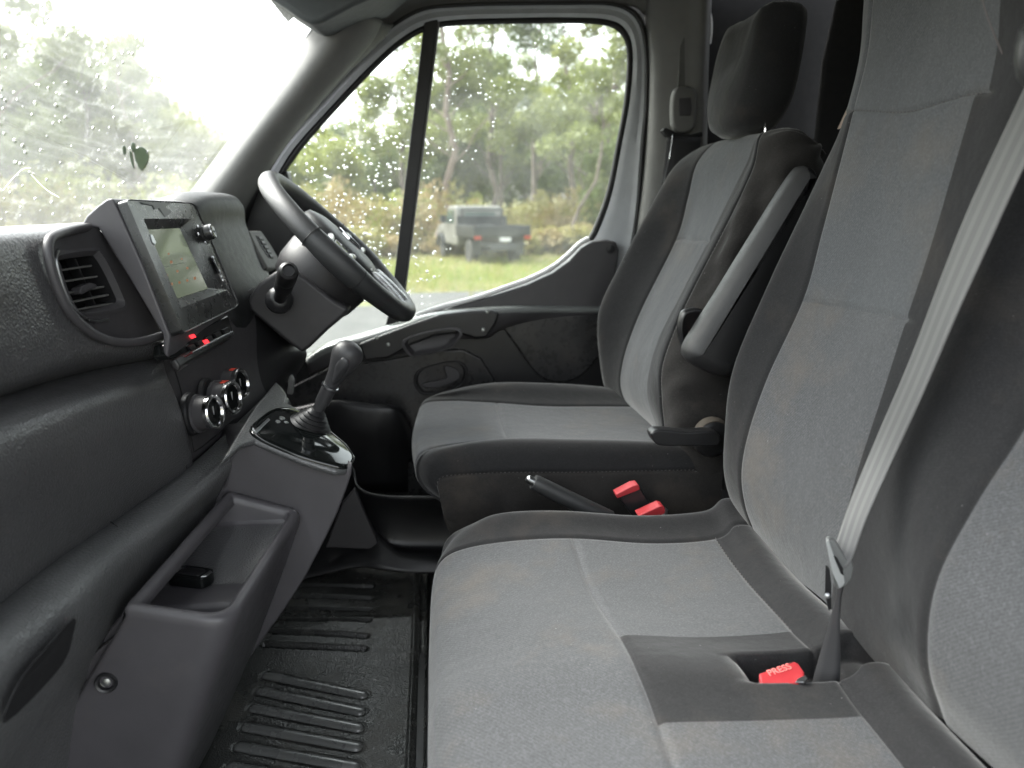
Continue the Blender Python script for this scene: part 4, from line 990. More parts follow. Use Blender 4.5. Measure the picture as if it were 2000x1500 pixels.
for a, b, r in ribs:
    A0 = V((a[0], a[1], FZ)); B0 = V((b[0], b[1], FZ)); d = (B0-A0).normalized(); sd_ = V((-d.y, d.x, 0)); L = (B0-A0).length
    st = [(-r*math.cos(t), r*math.sin(t)) for t in [.12+.36*i for i in range(5)]]+[(L*t, r) for t in (0, .25, .5, .75, 1)]+[(L+r*math.sin(t), r*math.cos(t)) for t in [.3+.31*i for i in range(5)]]
    vs_ = []; fs_2 = []; n = 13
    for h, rr in st:
        for k_ in range(n):
            t = math.pi*k_/(n-1); vs_.append(A0+d*h+sd_*rr*math.cos(t)+V((0, 0, rr*.62*math.sin(t)-.0006)))
    for i in range(len(st)-1):
        for k_ in range(n-1): fs_2.append((i*n+k_, (i+1)*n+k_, (i+1)*n+k_+1, i*n+k_+1))
    geo.append((vs_, fs_2))
gv_, gf_ = join_geo(geo); ribo = mk('raised_ribs', gv_, gf_, M['rib'], mat_)
bm = bmesh.new(); bm.from_mesh(ribo.data); bmesh.ops.recalc_face_normals(bm, faces=bm.faces); bm.to_mesh(ribo.data); bm.free()
tag(mat_, 'wet black rubber floor mat with raised ribs, in front of the bench seat', 'floor mat')
# step and wheel-arch trim beyond the mat
o = slab('floor_step_trim', [V((-.6, 1.70, .86)), V((.3, 1.70, .86)), V((.3, 1.70, .90)), V((-.6, 1.70, .90))], (0, .2, 0), M['vdark'], bev=.01)
tag(o, 'low black step along the far side of the footwell floor', 'step')
fw = thing('footwell_trim', 'black moulded footwell trim under the front of the driver seat', 'footwell trim', (0, 1.66, .86))
loft('moulding', [[(560, 900, 1.75), (680, 905, 1.72), (700, 948, 1.66), (745, 966, 1.62), (850, 968, 1.60), (960, 968, 1.60)],
     [(560, 980, 1.75), (680, 960, 1.72), (714, 985, 1.67), (752, 1000, 1.65), (850, 1000, 1.65), (960, 1000, 1.65)],
     [(560, 1040, 1.74), (690, 1000, 1.71), (732, 1030, 1.67), (765, 1060, 1.65), (850, 1066, 1.65), (960, 1066, 1.65)],
     [(560, 1080, 1.70), (690, 1050, 1.68), (738, 1058, 1.64), (785, 1086, 1.61), (850, 1092, 1.60), (960, 1092, 1.60)],
     [(560, 1140, 1.60), (690, 1110, 1.60), (740, 1112, 1.59), (785, 1118, 1.585), (850, 1120, 1.58), (960, 1120, 1.58)]], M['dark'], fw, sub=(5, 6), thick=.005)
slab('kick_panel', [PY(x, y, 1.63) for x, y in ((635, 1070), (668, 985), (692, 955), (716, 1010), (738, 1060), (726, 1074))], (0, .02, 0), M['smooth'], fw, bev=.004)

# ================================================================== SEATS
# ---- driver seat
ds = thing('bucket_seat', 'driver seat with light grey centre panels and folded black armrest', 'seat', (.22, 1.52, .86))
ZC = 1.268
xr = [(.26, -.21), (.16, -.175), (.045, -.125), (-.035, -.066), (-.035, -.010), (.03, .002), (.135, .002), (.25, -.006), (.38, -.010), (.53, -.016)]
yc = [(1.75, -.13, .025), (1.765, -.03, .02), (1.735, .022, .012), (1.70, .030, .004), (1.635, .002, 0), (1.50, -.006, -.006), (1.365, .000, 0), (1.33, .004, .004), (1.295, .004, .012), (1.278, -.035, .022), (1.275, -.11, .03), (1.30, -.20, .05)]
ctl = []
for i, (x, dz) in enumerate(xr):
    row = []
    for j, (y, ez, ex) in enumerate(yc):
        f = 1 if i >= 4 else (i/4)
        e2 = ez*(f if j in (2, 3) else 1) if i < 4 else ez
        yy = y
        if i < 5: yy = 1.52+(y-1.52)*(1-.05*(5-i)/5)
        bf_ = (.0, .0, .0, .0, .10, .45, .85, 1.0, .8, .4)[i]
        if j in (1, 2, 3): e2 = (ez if j > 1 else 0)*1.15*bf_-(.03 if j == 1 else 0)
        if i < 5 and j < 5: yy -= (.06, .06, .055, .045, .02)[i]*(1-j/6)
        if j == 6: yy -= (.045, .045, .045, .045, .038, .018, .004, 0, 0, 0)[i]
        if j == 4: yy += (.078, .078, .078, .078, .062, .04, .012, 0, 0, 0)[i]
        if j == 5: yy += (.02, .02, .02, .015, .01, .0, 0, 0, 0, 0)[i]
        if j == 7: yy -= (.03, .03, .03, .03, .02, .008, 0, 0, 0, 0)[i]
        if j in (7, 8): e2 += (0, 0, 0, 0, 0, .004, .010, .013, .010, .004)[i]
        if j == 8 and i < 5: yy -= .010
        if j == 3 and i < 5: yy += .028
        row.append(V((x+ex*(1.8 if i < 6 else 0), yy, ZC+(dz if j not in (0, 1, 9, 10, 11) else dz*.5)+e2)))
    ctl.append(row)
def cm(u, v):
    if 4 < v < 6: return 0
    if v >= 9: return 2
    return 1
def wr(G, U, W, nn):   # creases in the loose side cover
    for a, u in enumerate(U):
        for b, x in enumerate(W):
            if x > 9: G[a, b] += nn[a, b]*(.004*math.sin(u*5+x*3.1)*math.exp(-((u-6.2)/1.0)**2)+.002*math.sin(u*9-x*5))*min(1, (x-9))
    return G
loft('cushion', ctl, [M['fab_light'], M['fab_dark'], M['fab_side']], ds, sub=(7, 6), su=[(6, (4, 6))], sv=[4, 6, 9], matfn=cm, groove=-.004, post=wr, flip=False, stitch=[('v', 9, 2, 9)])
cols = {
 'sil': (1.74, [(1235, 830), (1188, 775), (1171, 700), (1170, 610), (1215, 510), (1270, 405), (1315, 328), (1358, 294)]),
 'far': (1.66, [(1262, 830), (1216, 775), (1214, 710), (1248, 610), (1318, 468), (1341, 387), (1357, 324), (1388, 284)]),
 'mid': (1.53, [(1275, 838), (1237, 780), (1238, 705), (1286, 600), (1350, 469), (1388, 380), (1408, 318), (1432, 274)]),
 'near': (1.40, [(1286, 845), (1264, 765), (1282, 673), (1322, 590), (1383, 471), (1430, 375), (1460, 315), (1479, 268)]),
 'st': (1.335, [(1298, 850), (1291, 783), (1293, 710), (1330, 611), (1383, 504), (1434, 405), (1470, 325), (1484, 266)])}
def col(nm): Y, L = cols[nm]; return [PY(x, y, Y) for x, y in L]
sil, far, mid_, near_, st_ = (col(n) for n in ('sil', 'far', 'mid', 'near', 'st'))
def sh_(c, dx, y, dz=0): return [V((p.x+dx, y, p.z+dz)) for p in c]
sd1 = [PY(x, y, 1.285) for x, y in [(1345, 905), (1335, 800), (1352, 715), (1395, 610), (1445, 500), (1492, 405), (1525, 335), (1535, 262)]]
sd2 = [PY(x, y, 1.285) for x, y in [(1420, 960), (1428, 850), (1440, 735), (1475, 625), (1520, 510), (1565, 410), (1594, 345), (1590, 285)]]
columns = [sh_(sil, .15, 1.69), sh_(sil, .11, 1.735), sh_(sil, .05, 1.75), sil, far, mid_, near_, st_, sd1, sd2, sh_(sd2, .03, 1.33), sh_(sd2, .05, 1.5)]
def topcap(c, j):
    p = c[-1]; k_ = 0 if j in (0, 1, 9, 10, 11) else 1
    return c+[V((p.x+.03*k_, p.y+(.012 if j > 6 else -.012 if j < 4 else 0), p.z+.005)), V((p.x+.09*k_, p.y+(.03 if j > 6 else -.03 if j < 4 else 0), p.z-.03))]
columns = [topcap(c, j) for j, c in enumerate(columns)]
ctl = [[columns[j][i] for j in range(len(columns))] for i in range(len(columns[0]))]
def bmf(u, v):
    if 4 < v < 6: return 0 if u < 4 else 1
    if v > 7: return 3
    return 2
def wr2(G, U, W, nn):
    for a, u in enumerate(U):
        for b, x in enumerate(W):
            if x > 7: G[a, b] += nn[a, b]*(.011*math.sin(x*6+u*2.2)*math.exp(-((u-4.6)/1.2)**2)+.003*math.sin(u*7-x*4))*min(1, (x-7)*1.5)
    return G
loft('backrest', ctl, [M['fab_light'], M['fab_mid'], M['fab_dark'], M['fab_side']], ds, sub=(8, 7), su=[(4, (4, 6))], sv=[4, 7], matfn=bmf, groove=-.004, post=wr2, flip=False, stitch=[('v', 7, 0, 7.5)])
# headrest
hr = [[(1486, 40, 1.44), (1440, 50, 1.50), (1396, 78, 1.62), (1392, 120, 1.64)]]
hrf = [(1395, 88), (1388, 125), (1378, 165), (1376, 195), (1384, 225), (1400, 244), (1420, 250), (1442, 240), (1462, 218), (1473, 180), (1477, 140), (1482, 95), (1488, 50), (1470, 45), (1435, 62)]
hc = smoothloop([PY(x, y, 1.50) for x, y in hrf], 4)
Y0 = 1.41
def hring(dx, sc_, dy, dz=0):
    c0 = sum(hc, V())/len(hc)
    return [V((c0.x+(p.x-c0.x)*sc_+dx, p.y+dy, c0.z+(p.z-c0.z)*sc_+dz)) for p in hc]
# front face lies across the seat; build as rounded block from a yz outline pushed to the rear
fy = [(1.40, 1.955), (1.405, 2.04), (1.425, 2.10), (1.47, 2.12), (1.55, 2.12), (1.61, 2.10), (1.64, 2.05), (1.645, 1.98), (1.635, 1.925), (1.60, 1.885), (1.55, 1.868), (1.49, 1.868), (1.44, 1.885), (1.41, 1.915)]
hx = lambda z: .580+(z-1.90)*.13
fl = smoothloop([V((hx(z), y, min(z, 2.095)-.026)) for y, z in fy], 4); fcn = sum(fl, V())/len(fl)
def hr_ring(s, dx): return [V((fcn.x+(p.x-fcn.x)+dx, fcn.y+(p.y-fcn.y)*s, fcn.z+(p.z-fcn.z)*s)) for p in fl]
hrest = loops('headrest', [hr_ring(.3, -.006), hr_ring(.75, -.004), hr_ring(.92, .004), hr_ring(1.0, .022), hr_ring(1.01, .05), hr_ring(.99, .075), hr_ring(.92, .09), hr_ring(.7, .10)], [M['fab_dark'], M['fab_dark']], ds, fm=[0, 0, 0, 1, 1, 1, 1], cap0=True, cap1=True, autos=80)
for y, px, py in ((1.58, 1429, 262), (1.44, 1493, 242)):
    tube('headrest_post', [PY(px, py+22, y), PY(px, py-14, y)], .006, M['chrome'], ds, n=10)
# folded armrest
ar = [(1583, 322), (1568, 332), (1540, 372), (1500, 436), (1455, 508), (1412, 578), (1372, 640), (1350, 676), (1345, 694), (1350, 708), (1368, 722), (1400, 736), (1432, 738), (1465, 700), (1510, 600), (1560, 480), (1600, 370), (1602, 335)]
a0 = smoothloop([PY(x, y, 1.205) for x, y in ar], 3); ac = sum(a0, V())/len(a0)
def aring(s, dy): return [V((ac.x+(p.x-ac.x)*1, p.y+dy, ac.z+(p.z-ac.z)*1)).lerp(V((ac.x, p.y+dy, ac.z)), 0)+((ac-p)*V((1, 0, 1)).normalized().length*0) if s == 1 else V((p.x, p.y, p.z)).lerp(ac, 0)+V((0, dy, 0)) for p in a0]
def inset(loop, d):
    n = len(loop); out = []
    for i, p in enumerate(loop):
        t = (loop[(i+1) % n]-loop[i-1]); nrm = V((t.z, 0, -t.x)).normalized()
        out.append(p+nrm*d)
    return out
s_in = 1 if (inset(a0, .01)[0]-ac).length < (a0[0]-ac).length else -1
arr = []
for d_, dy in ((.020, .062), (.008, .058), (.001, .045), (0, .025), (.002, .012), (.008, .002), (.017, -.005), (.024, -.008)):
    arr.append([p+V((0, dy, 0)) for p in inset(a0, d_*s_in)])
loops('armrest', arr, plastic('armrest_black', (.016, .016, .017), .55, .15, 900, .05), ds, cap0=True, cap1=True, autos=80)
# pivot recess in the side cover
dr = [(1336, 612), (1350, 605), (1368, 604), (1384, 616), (1388, 650), (1378, 680), (1360, 694), (1346, 692), (1334, 672), (1329, 640)]
d0 = smoothloop([PY(x, y, 1.272) for x, y in dr], 4); dcn = sum(d0, V())/len(d0)
loops('armrest_pivot', [[p+V((0, .02, 0)) for p in d0], d0, [p.lerp(dcn, .12)+V((0, -.002, 0)) for p in d0], [p.lerp(dcn, .25)+V((0, .008, 0)) for p in d0]], [M['dark']], ds, cap1=True)
for (x, y, r) in ((1352, 652, .008), (1362, 644, .006), (1350, 664, .0055)):
    revolve('pivot_bolt', [(0, r), (.008, r), (.011, r*.6), (.011, 0)], PY(x, y, 1.274), (0, -1, 0), M['pink'], ds, n=10)
# recliner housing, dial and lever
0 and tube('cover_seam', [PY(x, y, 1.262) for x, y in ((1300, 896), (1320, 912), (1350, 924), (1385, 928), (1415, 924))], .0016, M['stitch'], ds, n=6, smooth_n=4)
revolve('recliner_dial', [(0, .036), (.012, .036), (.018, .033), (.022, .026), (.022, 0)], PY(1388, 852, 1.262), (0, -1, 0), M['dark'], ds, n=36)
revolve('dial_dust', [(.0, .0345), (.0125, .0345), (.0185, .031)], PY(1388, 851, 1.262)+V((0, 0, .0022)), (0, -1, 0), plastic('dial_dusty', (.055, .045, .035), .85, 0), ds, n=36)
lev = [(1272, 852), (1275, 844), (1288, 840), (1320, 842), (1350, 844), (1390, 842), (1406, 850), (1408, 862), (1398, 872), (1350, 872), (1300, 872), (1282, 868)]
slab('recliner_lever', [PY(x, y, 1.205) for x, y in lev], (0, .028, 0), M['dark'], ds, bev=.007, smooth_n=3)
loft('lever_dust', [[(1292, 842, 1.212), (1340, 843, 1.212), (1392, 842, 1.212)], [(1292, 842, 1.226), (1340, 843, 1.226), (1392, 842, 1.226)]], M['dustline'], ds, sub=(2, 6), thick=.001)
# seat base
box('seat_base', (.31, 1.54, .96), (.34, .36, .22), M['vdark'], ds, bev=.02)

# ---- handbrake
hbk = thing('handbrake', 'black handbrake lever between driver seat and bench', 'handbrake', PY(1200, 1020, 1.19))
h0 = PY(1036, 938, 1.19); h1 = PY(1190, 1015, 1.19); hd_ = (h1-h0).normalized()
LH = (h1-h0).length
revolve('grip', [(.006, .0085), (.006, .0125), (.012, .0138), (.03, .0142), (LH*.55, .0150), (LH, .0165)], h0, hd_, M['leather'], hbk, n=24)
revolve('release_button', [(-.008, .004), (-.005, .007), (.008, .0075)], h0, hd_, M['satin'], hbk, n=20)
# ---- buckles
def buckle(name, label, a, b, Y, wpx, loc, redpts, axis=None):
    t = thing(name, label, 'buckle', loc, 'red topped seat belt buckles'); return t
bk = buckle('seat_belt_buckle', 'upright red topped buckle nearest the driver seat side', 0, 0, 0, 0, PY(1250, 1010, 1.205), None)
slab('housing', [PY(x, y, 1.20) for x, y in ((1205, 968), (1249, 950), (1290, 1012), (1250, 1030))], (0, .022, 0), M['dark'], bk, bev=.004)
slab('release_button', [PY(x, y, 1.198) for x, y in ((1203, 966), (1206, 974), (1251, 956), (1247, 947), (1236, 949))], (0, .024, .0), M['red'], bk, bev=.0015)
bk = buckle('seat_belt_buckle', 'low red buckle peeping over the dark bolster of the bench', 0, 0, 0, 0, PY(1280, 1040, 1.17), None)
slab('housing', [PY(x, y, 1.165) for x, y in ((1250, 1014), (1302, 994), (1318, 1040), (1280, 1056))], (0, .024, 0), M['dark'], bk, bev=.003)
slab('release_button', [PY(x, y, 1.160) for x, y in ((1246, 1008), (1290, 988), (1298, 990), (1300, 1002), (1272, 1018), (1256, 1016))], (0, .026, 0), M['red'], bk, bev=.002)
slab('metal_edge', [PY(x, y, 1.158) for x, y in ((1300, 992), (1305, 996), (1302, 1008), (1280, 1018), (1278, 1014), (1298, 1004))], (0, .004, 0), M['satin'], bk, bev=.0005)

# ---- bench seat
bs = thing('bench_seat', 'grey and black two-place passenger bench filling the right foreground', 'seat', (.25, .65, .86))
BZ = 1.192
bx = [(.06, -.30), (.0, -.20), (-.018, -.11), (-.016, -.05), (.0, -.018), (.035, -.002), (.10, .004), (.206, .002), (.33, -.008), (.438, -.008), (.468, .012), (.50, .006), (.525, -.03), (.54, -.09)]
by = [(1.11, -.20, .02), (1.13, -.07, .02), (1.135, .0, .014), (1.115, .028, .012), (1.065, .006, .003), (.93, -.005, 0), (.80, .000, 0), (.72, .006, 0), (.64, .000, 0), (.42, -.008, 0), (.22, 0, 0)]
ctl = []
for i, (x, dz) in enumerate(bx):
    row = []
    for j, (y, ez, ex) in enumerate(by):
        e2 = ez*(1 if i >= 6 else max(0, (i-3)/3)) if j in (3,) else ez
        row.append(V((x+ex*(1.5 if i < 6 else 0)+.01*(1 if i == 7 and 5 < j < 9 else 0), y, BZ+dz*(1 if j > 2 else .6)+e2)))
    ctl.append(row)
def bmat(u, v):
    if v < 4: return 1
    if u > 9: return 1
    if u > 7 and 6 < v < 8: return 1
    return 0
def bpost(G, U, W, nn):
    for a in range(G.shape[0]):
        for b in range(G.shape[1]):
            x, y, z = G[a, b]
            if x > .2:
                fx = sm(.335, .355, x)*(1-sm(.515, .53, x)); fy_ = sm(.692, .70, y)*(1-sm(.742, .752, y))
                G[a, b, 2] -= .035*fx*fy_
            # lived-in dents
            G[a, b, 2] += .0025*math.sin(x*19+y*7)*math.sin(y*15+1)*(1 if z > 1.1 else 0)
            if W[b] < 8 and W[b] > 6 and U[a] > 7: G[a, b, 2] += .004*math.sin((W[b]-6)/2*math.pi)
    return G
loft('cushion', ctl, [M['fab_light'], M['fab_dark']], bs, sub=(9, [6, 6, 6, 10, 12, 12, 22, 22, 14, 10]), su=[(7, (4, 99)), (9, (4, 99))], sv=[4], matfn=bmat, groove=-.0035, post=bpost, flip=False, stitch=[('u', 9, 4, 6)])
# seams of the middle strip
for yy in ():
    tube('seam_piping', [V((x, yy+(.0), BZ+.0015)) for x in (.214, .25, .30, .35, .40, .43)], .0016, M['fab_dark'], bs, n=6)
0 and tube('strip_seam', [PZ(x, y, BZ+.013) for x, y in ((1743, 1345), (1748, 1385), (1746, 1425), (1740, 1458))], .0009, M['stitch'], bs, n=6, smooth_n=3)
B = {
 'sil': (1.12, [(1452, 1035), (1417, 940), (1415, 850), (1432, 720), (1500, 556), (1560, 428), (1612, 318), (1655, 232), (1684, 120), (1690, 30), (1696, -70)]),
 'far': (1.055, [(1490, 1080), (1452, 985), (1448, 890), (1490, 750), (1565, 585), (1600, 460), (1632, 340), (1664, 215), (1690, 110), (1700, 20), (1708, -80)]),
 'mid': (.93, [(1552, 1128), (1535, 1030), (1548, 920), (1600, 770), (1668, 604), (1708, 470), (1735, 350), (1768, 218), (1800, 110), (1812, 20), (1822, -80)]),
 'near': (.80, [(1622, 1186), (1640, 1060), (1672, 930), (1722, 775), (1770, 625), (1812, 500), (1858, 345), (1905, 182), (1925, 90), (1930, 10), (1935, -80)]),
 'v71': (.71, [(1712, 1295), (1722, 1170), (1760, 1010), (1820, 840), (1880, 670), (1930, 520), (1978, 360), (2020, 210), (2040, 100), (2050, 10), (2060, -80)]),
 'v62': (.62, [(1838, 1408), (1806, 1290), (1822, 1140), (1900, 985), (2000, 830), (2060, 700), (2120, 540), (2180, 380), (2210, 240), (2225, 120), (2235, 0)])}
def colB(nm, dx=0): Y, L = B[nm]; return [PY(x, y, Y)+V((dx, 0, 0)) for x, y in L]
cS, cFa, cM, cN, c7, c6 = (colB(n) for n in ('sil', 'far', 'mid', 'near', 'v71', 'v62'))
c7 = [V((p.x-.008*(1 if i > 1 else 0), p.y, p.z)) for i, p in enumerate(c7)]
columns = [sh_(cS, .16, 1.07), sh_(cS, .11, 1.115), sh_(cS, .045, 1.13), cS, cFa, cM, cN, c7, c6, sh_(c6, .012, .42), sh_(c6, 0, .22), sh_(c6, .05, .15)]
ctl = [[columns[j][i] for j in range(len(columns))] for i in range(len(columns[0]))]
def bb(u, v):
    if u > 7 and 3 < v < 6.22: return 1
    if 4 < v < 6: return 0 if u < 4 else 1
    if v > 8: return 0
    return 2
loft('backrest', ctl, [M['fab_light'], M['fab_mid'], M['fab_dark']], bs, sub=(8, [5, 5, 6, 8, 9, 9, 9, 9, 9, 6, 4]), su=[(4, (4, 6)), (7, (3, 6.3))], sv=[4, 8], matfn=bb, groove=-.0035, flip=False, stitch=[('u', 7, 3, 6.2)])
# stitched seam up the near edge of the headrest part
def backat(px, py, Y): return PY(px, py, Y)
for a, b in ((0, 1),):
    path = [(1914, -20, .765), (1926, 25, .765), (1945, 75, .765), (1965, 120, .765), (1984, 160, .765)]
    tube('stitching', path, .0009, M['stitch'], bs, n=6, smooth_n=4)
# front face below cushion
# outer passenger headrest edge at the right of the frame
o = loops('headrest', [[PY(x, y, .60+dy)+V((dx, 0, 0)) for x, y in smoothl] for dy, dx, smoothl in ((0, .0, [(1990, 60), (1982, 90), (1980, 120), (1984, 150), (1996, 166), (2060, 170), (2100, 40), (2020, 20)]), (-.06, 0.01, [(1980, 60), (1972, 90), (1970, 120), (1976, 152), (1990, 172), (2060, 176), (2110, 30), (2010, 12)]))], M['leather'], bs, cap0=True, cap1=True)

# ---- passenger belt
pb = thing('passenger_seat_belt', 'light grey striped seat belt running down the bench backrest with metal tongue', 'seat belt', PY(1640, 1320, .74))
wbp = [[(2050, 60, .69), (2052, 240, .64)], [(1990, 188, .70), (2000, 330, .65)], [(1897, 387, .715), (1927, 490, .665)], [(1840, 530, .725), (1868, 620, .675)], [(1776, 700, .735), (1806, 765, .69)], [(1712, 850, .745), (1742, 905, .705)], [(1662, 970, .725), (1695, 1010, .695)], [(1630, 1060, .705), (1665, 1092, .69)], [(1624, 1085, .70), (1650, 1110, .69)]]
for r_ in wbp: pass
wc = [[PY(*a).lerp(PY(*b), .07), PY(*a).lerp(PY(*b), .5)+V((-.001, 0, 0)), PY(*b)] for a, b in wbp]
loft('webbing', [list(r_) for r_ in wc], M['web'], pb, sub=(8, 4), thick=.0014)
lw_ = [[(1634, 1085, .702), (1655, 1105, .694)], [(1636, 1130, .71), (1650, 1138, .70)], [(1632, 1170, .715), (1643, 1172, .708)], [(1618, 1220, .718), (1641, 1225, .71)], [(1602, 1275, .72), (1642, 1280, .708)], [(1588, 1325, .72), (1640, 1328, .705)], [(1580, 1360, .72), (1630, 1360, .705)]]
loft('lap_webbing', lw_, M['webdark'], pb, sub=(6, 3), thick=.0014)
bp_ = [(1613, 1056), (1618, 1052), (1632, 1058), (1652, 1092), (1664, 1096), (1667, 1112), (1662, 1132), (1650, 1146), (1636, 1152), (1630, 1146)]
slab('tongue_cover', [PY(x, y, .690) for x, y in bp_], (.004, .008, 0), M['tonguegrey'], pb, bev=.0025)
tongue = [(1613, 1058), (1618, 1054), (1634, 1100), (1638, 1106), (1648, 1116), (1650, 1140), (1640, 1150), (1626, 1120)]
slab('tongue', [PY(x, y, .683) for x, y in tongue], (.002, .003, 0), plastic('tongue_light', (.34, .35, .345), .3, 0), pb, bev=.0006)
slab('tongue_slot', [PY(x, y, .6825) for x, y in ((1628, 1086), (1634, 1090), (1646, 1112), (1648, 1124), (1642, 1120))], (.001, .001, 0), M['vdark'], pb, bev=0)
slab('plastic_stop', [PY(x, y, .687) for x, y in ((1612, 1108), (1620, 1112), (1624, 1140), (1624, 1190), (1618, 1194), (1611, 1160))], (.003, .006, 0), M['dark'], pb, bev=.001)
revolve('stud', [(0, .003), (.002, .003), (.003, .0015)], PY(1616, 1163, .685), (-.3, -1, .3), M['satin'], pb, n=14)
# ---- buckle in the bench pocket
bk = buckle('seat_belt_buckle', 'large red buckle lying in the slot of the bench cushion', 0, 0, 0, 0, PY(1530, 1330, .72), None)
rp = plane3(PY(1483, 1318, .708), PY(1560, 1296, .712), PY(1490, 1336, .696))
slab('release_button', [rp(*p, 0) for p in ((1482, 1315), (1552, 1291), (1560, 1296), (1571, 1312), (1572, 1326), (1560, 1334), (1492, 1338), (1486, 1334))], rp.n*-.012, M['red'], bk, bev=.002)
slab('housing', [rp(*p, -.006) for p in ((1480, 1322), (1558, 1294), (1574, 1320), (1570, 1340), (1486, 1344))], rp.n*-.018, M['dark'], bk, bev=.003)
slab('metal_edge', [rp(*p, .001) for p in ((1553, 1333), (1558, 1326), (1572, 1320), (1577, 1326), (1570, 1334))], rp.n*-.003, M['satin'], bk, bev=.0005)
# embossed PRESS
def text(name, body, size, origin, xdir, ydir, mat, parent, ext=.0003):
    cu = bpy.data.curves.new(name, 'FONT'); cu.body = body; cu.size = size; cu.extrude = ext; cu.align_x = 'CENTER'; cu.align_y = 'CENTER'
    tmp = bpy.data.objects.new(name, cu); C.objects.link(tmp); bpy.context.view_layer.update()
    me = bpy.data.meshes.new_from_object(tmp.evaluated_get(bpy.context.evaluated_depsgraph_get()))
    x = xdir.normalized(); z = x.cross(ydir).normalized(); y = z.cross(x)
    og = ORG[parent.name]
    for v_ in me.vertices: c_ = v_.co.copy(); v_.co = V(origin)+x*c_.x+y*c_.y+z*c_.z-og
    bpy.data.objects.remove(tmp); bpy.data.curves.remove(cu)
    me.materials.clear(); me.materials.append(mat)
    o_ = bpy.data.objects.new(name, me); C.objects.link(o_); o_.parent = parent; ORG[o_.name] = og; return o_
xd = rp(1545, 1302, 0)-rp(1498, 1318, 0); yd = rp(1520, 1300, 0)-rp(1524, 1320, 0)
text('lettering', 'PRESS', .0115, rp(1522, 1309, .0006), xd, yd, plastic('press_emboss', (.75, .22, .2), .5, 0), bk)
# ================================================================== OUTSIDE
def gmat(name, c1, c2, sc1, sc2, extra=None, rough=.95, bumpd=.05):
    k = N(name); co = k.coord()
    a = k.ramp(k.noise(co, sc1, 5, .65), .38, .62); b = k.ramp(k.noise(co, sc2, 3, .6), .3, .7)
    c = k.mix(a, c1, c2); c = k.mix(k.math('MULTIPLY', b, .45), c, tuple(x*.45 for x in c1))
    if extra: c = k.mix(k.ramp(k.noise(co, sc1*2.3, 4, .7), .55, .66), c, extra)
    k.l(c, k.b.inputs['Base Color']); k.b.inputs['Roughness'].default_value = rough
    k.l(k.bump(k.noise(co, sc2, 3, .7), .6, bumpd), k.b.inputs['Normal']); return k.m
gm = gmat('ground_dry_grass', (.16, .15, .06), (.10, .12, .035), .25, 9, (.20, .16, .09))
rm = gmat('road_gravel', (.085, .083, .08), (.06, .06, .058), 1.2, 40, rough=.9)
def hgt(x, y):
    r = math.hypot(x+2, y-5)
    return .08*math.sin(x*.31)*math.sin(y*.23+1)+max(0, r-38)*.035*(1-math.exp(-max(0, r-38)/30))
xs_ = [-140+i*2.4 for i in range(109)]; ys_ = [-60+j*2.4 for j in range(92)]
vs = [(x, y, (hgt(x, y) if y > 14 or x < -12 else hgt(x, y)*.0)) for y in ys_ for x in xs_]
n_ = len(xs_)
o = mk('ground', vs, [(j*n_+i, j*n_+i+1, (j+1)*n_+i+1, (j+1)*n_+i) for j in range(len(ys_)-1) for i in range(n_-1)], gm, org=(0, 0, 0)); struct(o)
vs = []; cols_ = 60
for i in range(cols_+1):
    x = -60+i*2.2
    e = 15.6+.35*math.sin(x*.4)+.2*math.sin(x*1.3)+x*.05
    for y in (-14, -5, 4, 10, 14, e): vs.append((x, y, .012+(0 if y < 14.1 else max(0, hgt(x, y)+.012))))
o = mk('road', vs, [(i*6+j, (i+1)*6+j, (i+1)*6+j+1, i*6+j+1) for i in range(cols_) for j in range(5)], rm, org=(0, 0, 0)); struct(o)
# grass tufts
def leafmat(name, c1, c2, trans=.35, rough=.55):
    k = N(name); oi = k.n('ShaderNodeObjectInfo'); co = k.coord()
    f = k.ramp(k.noise(co, 1.3, 4, .6), .3, .7); f2 = k.noise(co, 14, 2)
    c = k.mix(f, c1, c2); c = k.mix(k.math('MULTIPLY', f2, .5), c, tuple(x*1.5 for x in c2))
    c = k.mix(k.math('MULTIPLY', oi.outputs['Random'], .35), c, tuple(x*.7 for x in c1))
    t = k.t; tl = k.n('ShaderNodeBsdfTranslucent'); k.l(c, tl.inputs[0]); k.l(c, k.b.inputs['Base Color'])
    k.b.inputs['Roughness'].default_value = rough
    m = k.n('ShaderNodeMixShader'); m.inputs[0].default_value = trans; k.l(k.b.outputs[0], m.inputs[1]); k.l(tl.outputs[0], m.inputs[2]); k.l(m.outputs[0], k.out.inputs[0])
    return k.m
L_gum = leafmat('leaf_gum', (.11, .14, .035), (.20, .22, .06))
L_olive = leafmat('leaf_olive', (.17, .20, .045), (.26, .28, .07))
L_dark = leafmat('leaf_dark', (.075, .11, .03), (.14, .17, .05))
L_ochre = leafmat('leaf_ochre', (.27, .22, .07), (.22, .22, .07))
L_rust = leafmat('leaf_bracken', (.28, .19, .09), (.26, .22, .10))
L_grass = leafmat('blade_green', (.15, .21, .035), (.24, .27, .07))
L_dry = leafmat('blade_straw', (.30, .27, .12), (.26, .25, .09))
k = N('bark'); co = k.coord(); mp = k.n('ShaderNodeMapping'); mp.inputs['Scale'].default_value = (6, 6, 1.2); k.l(co, mp.inputs[0])
k.l(k.mix(k.ramp(k.noise(mp.outputs[0], 2, 5, .7), .35, .65), (.07, .055, .045), (.19, .15, .13)), k.b.inputs['Base Color']); k.b.inputs['Roughness'].default_value = .9; M['bark'] = k.m
k = N('bark_pale'); co = k.coord()
k.l(k.mix(k.ramp(k.noise(co, 1.5, 5, .7), .35, .65), (.13, .09, .075), (.22, .17, .14)), k.b.inputs['Base Color']); k.b.inputs['Roughness'].default_value = .85; M['bark_pale'] = k.m
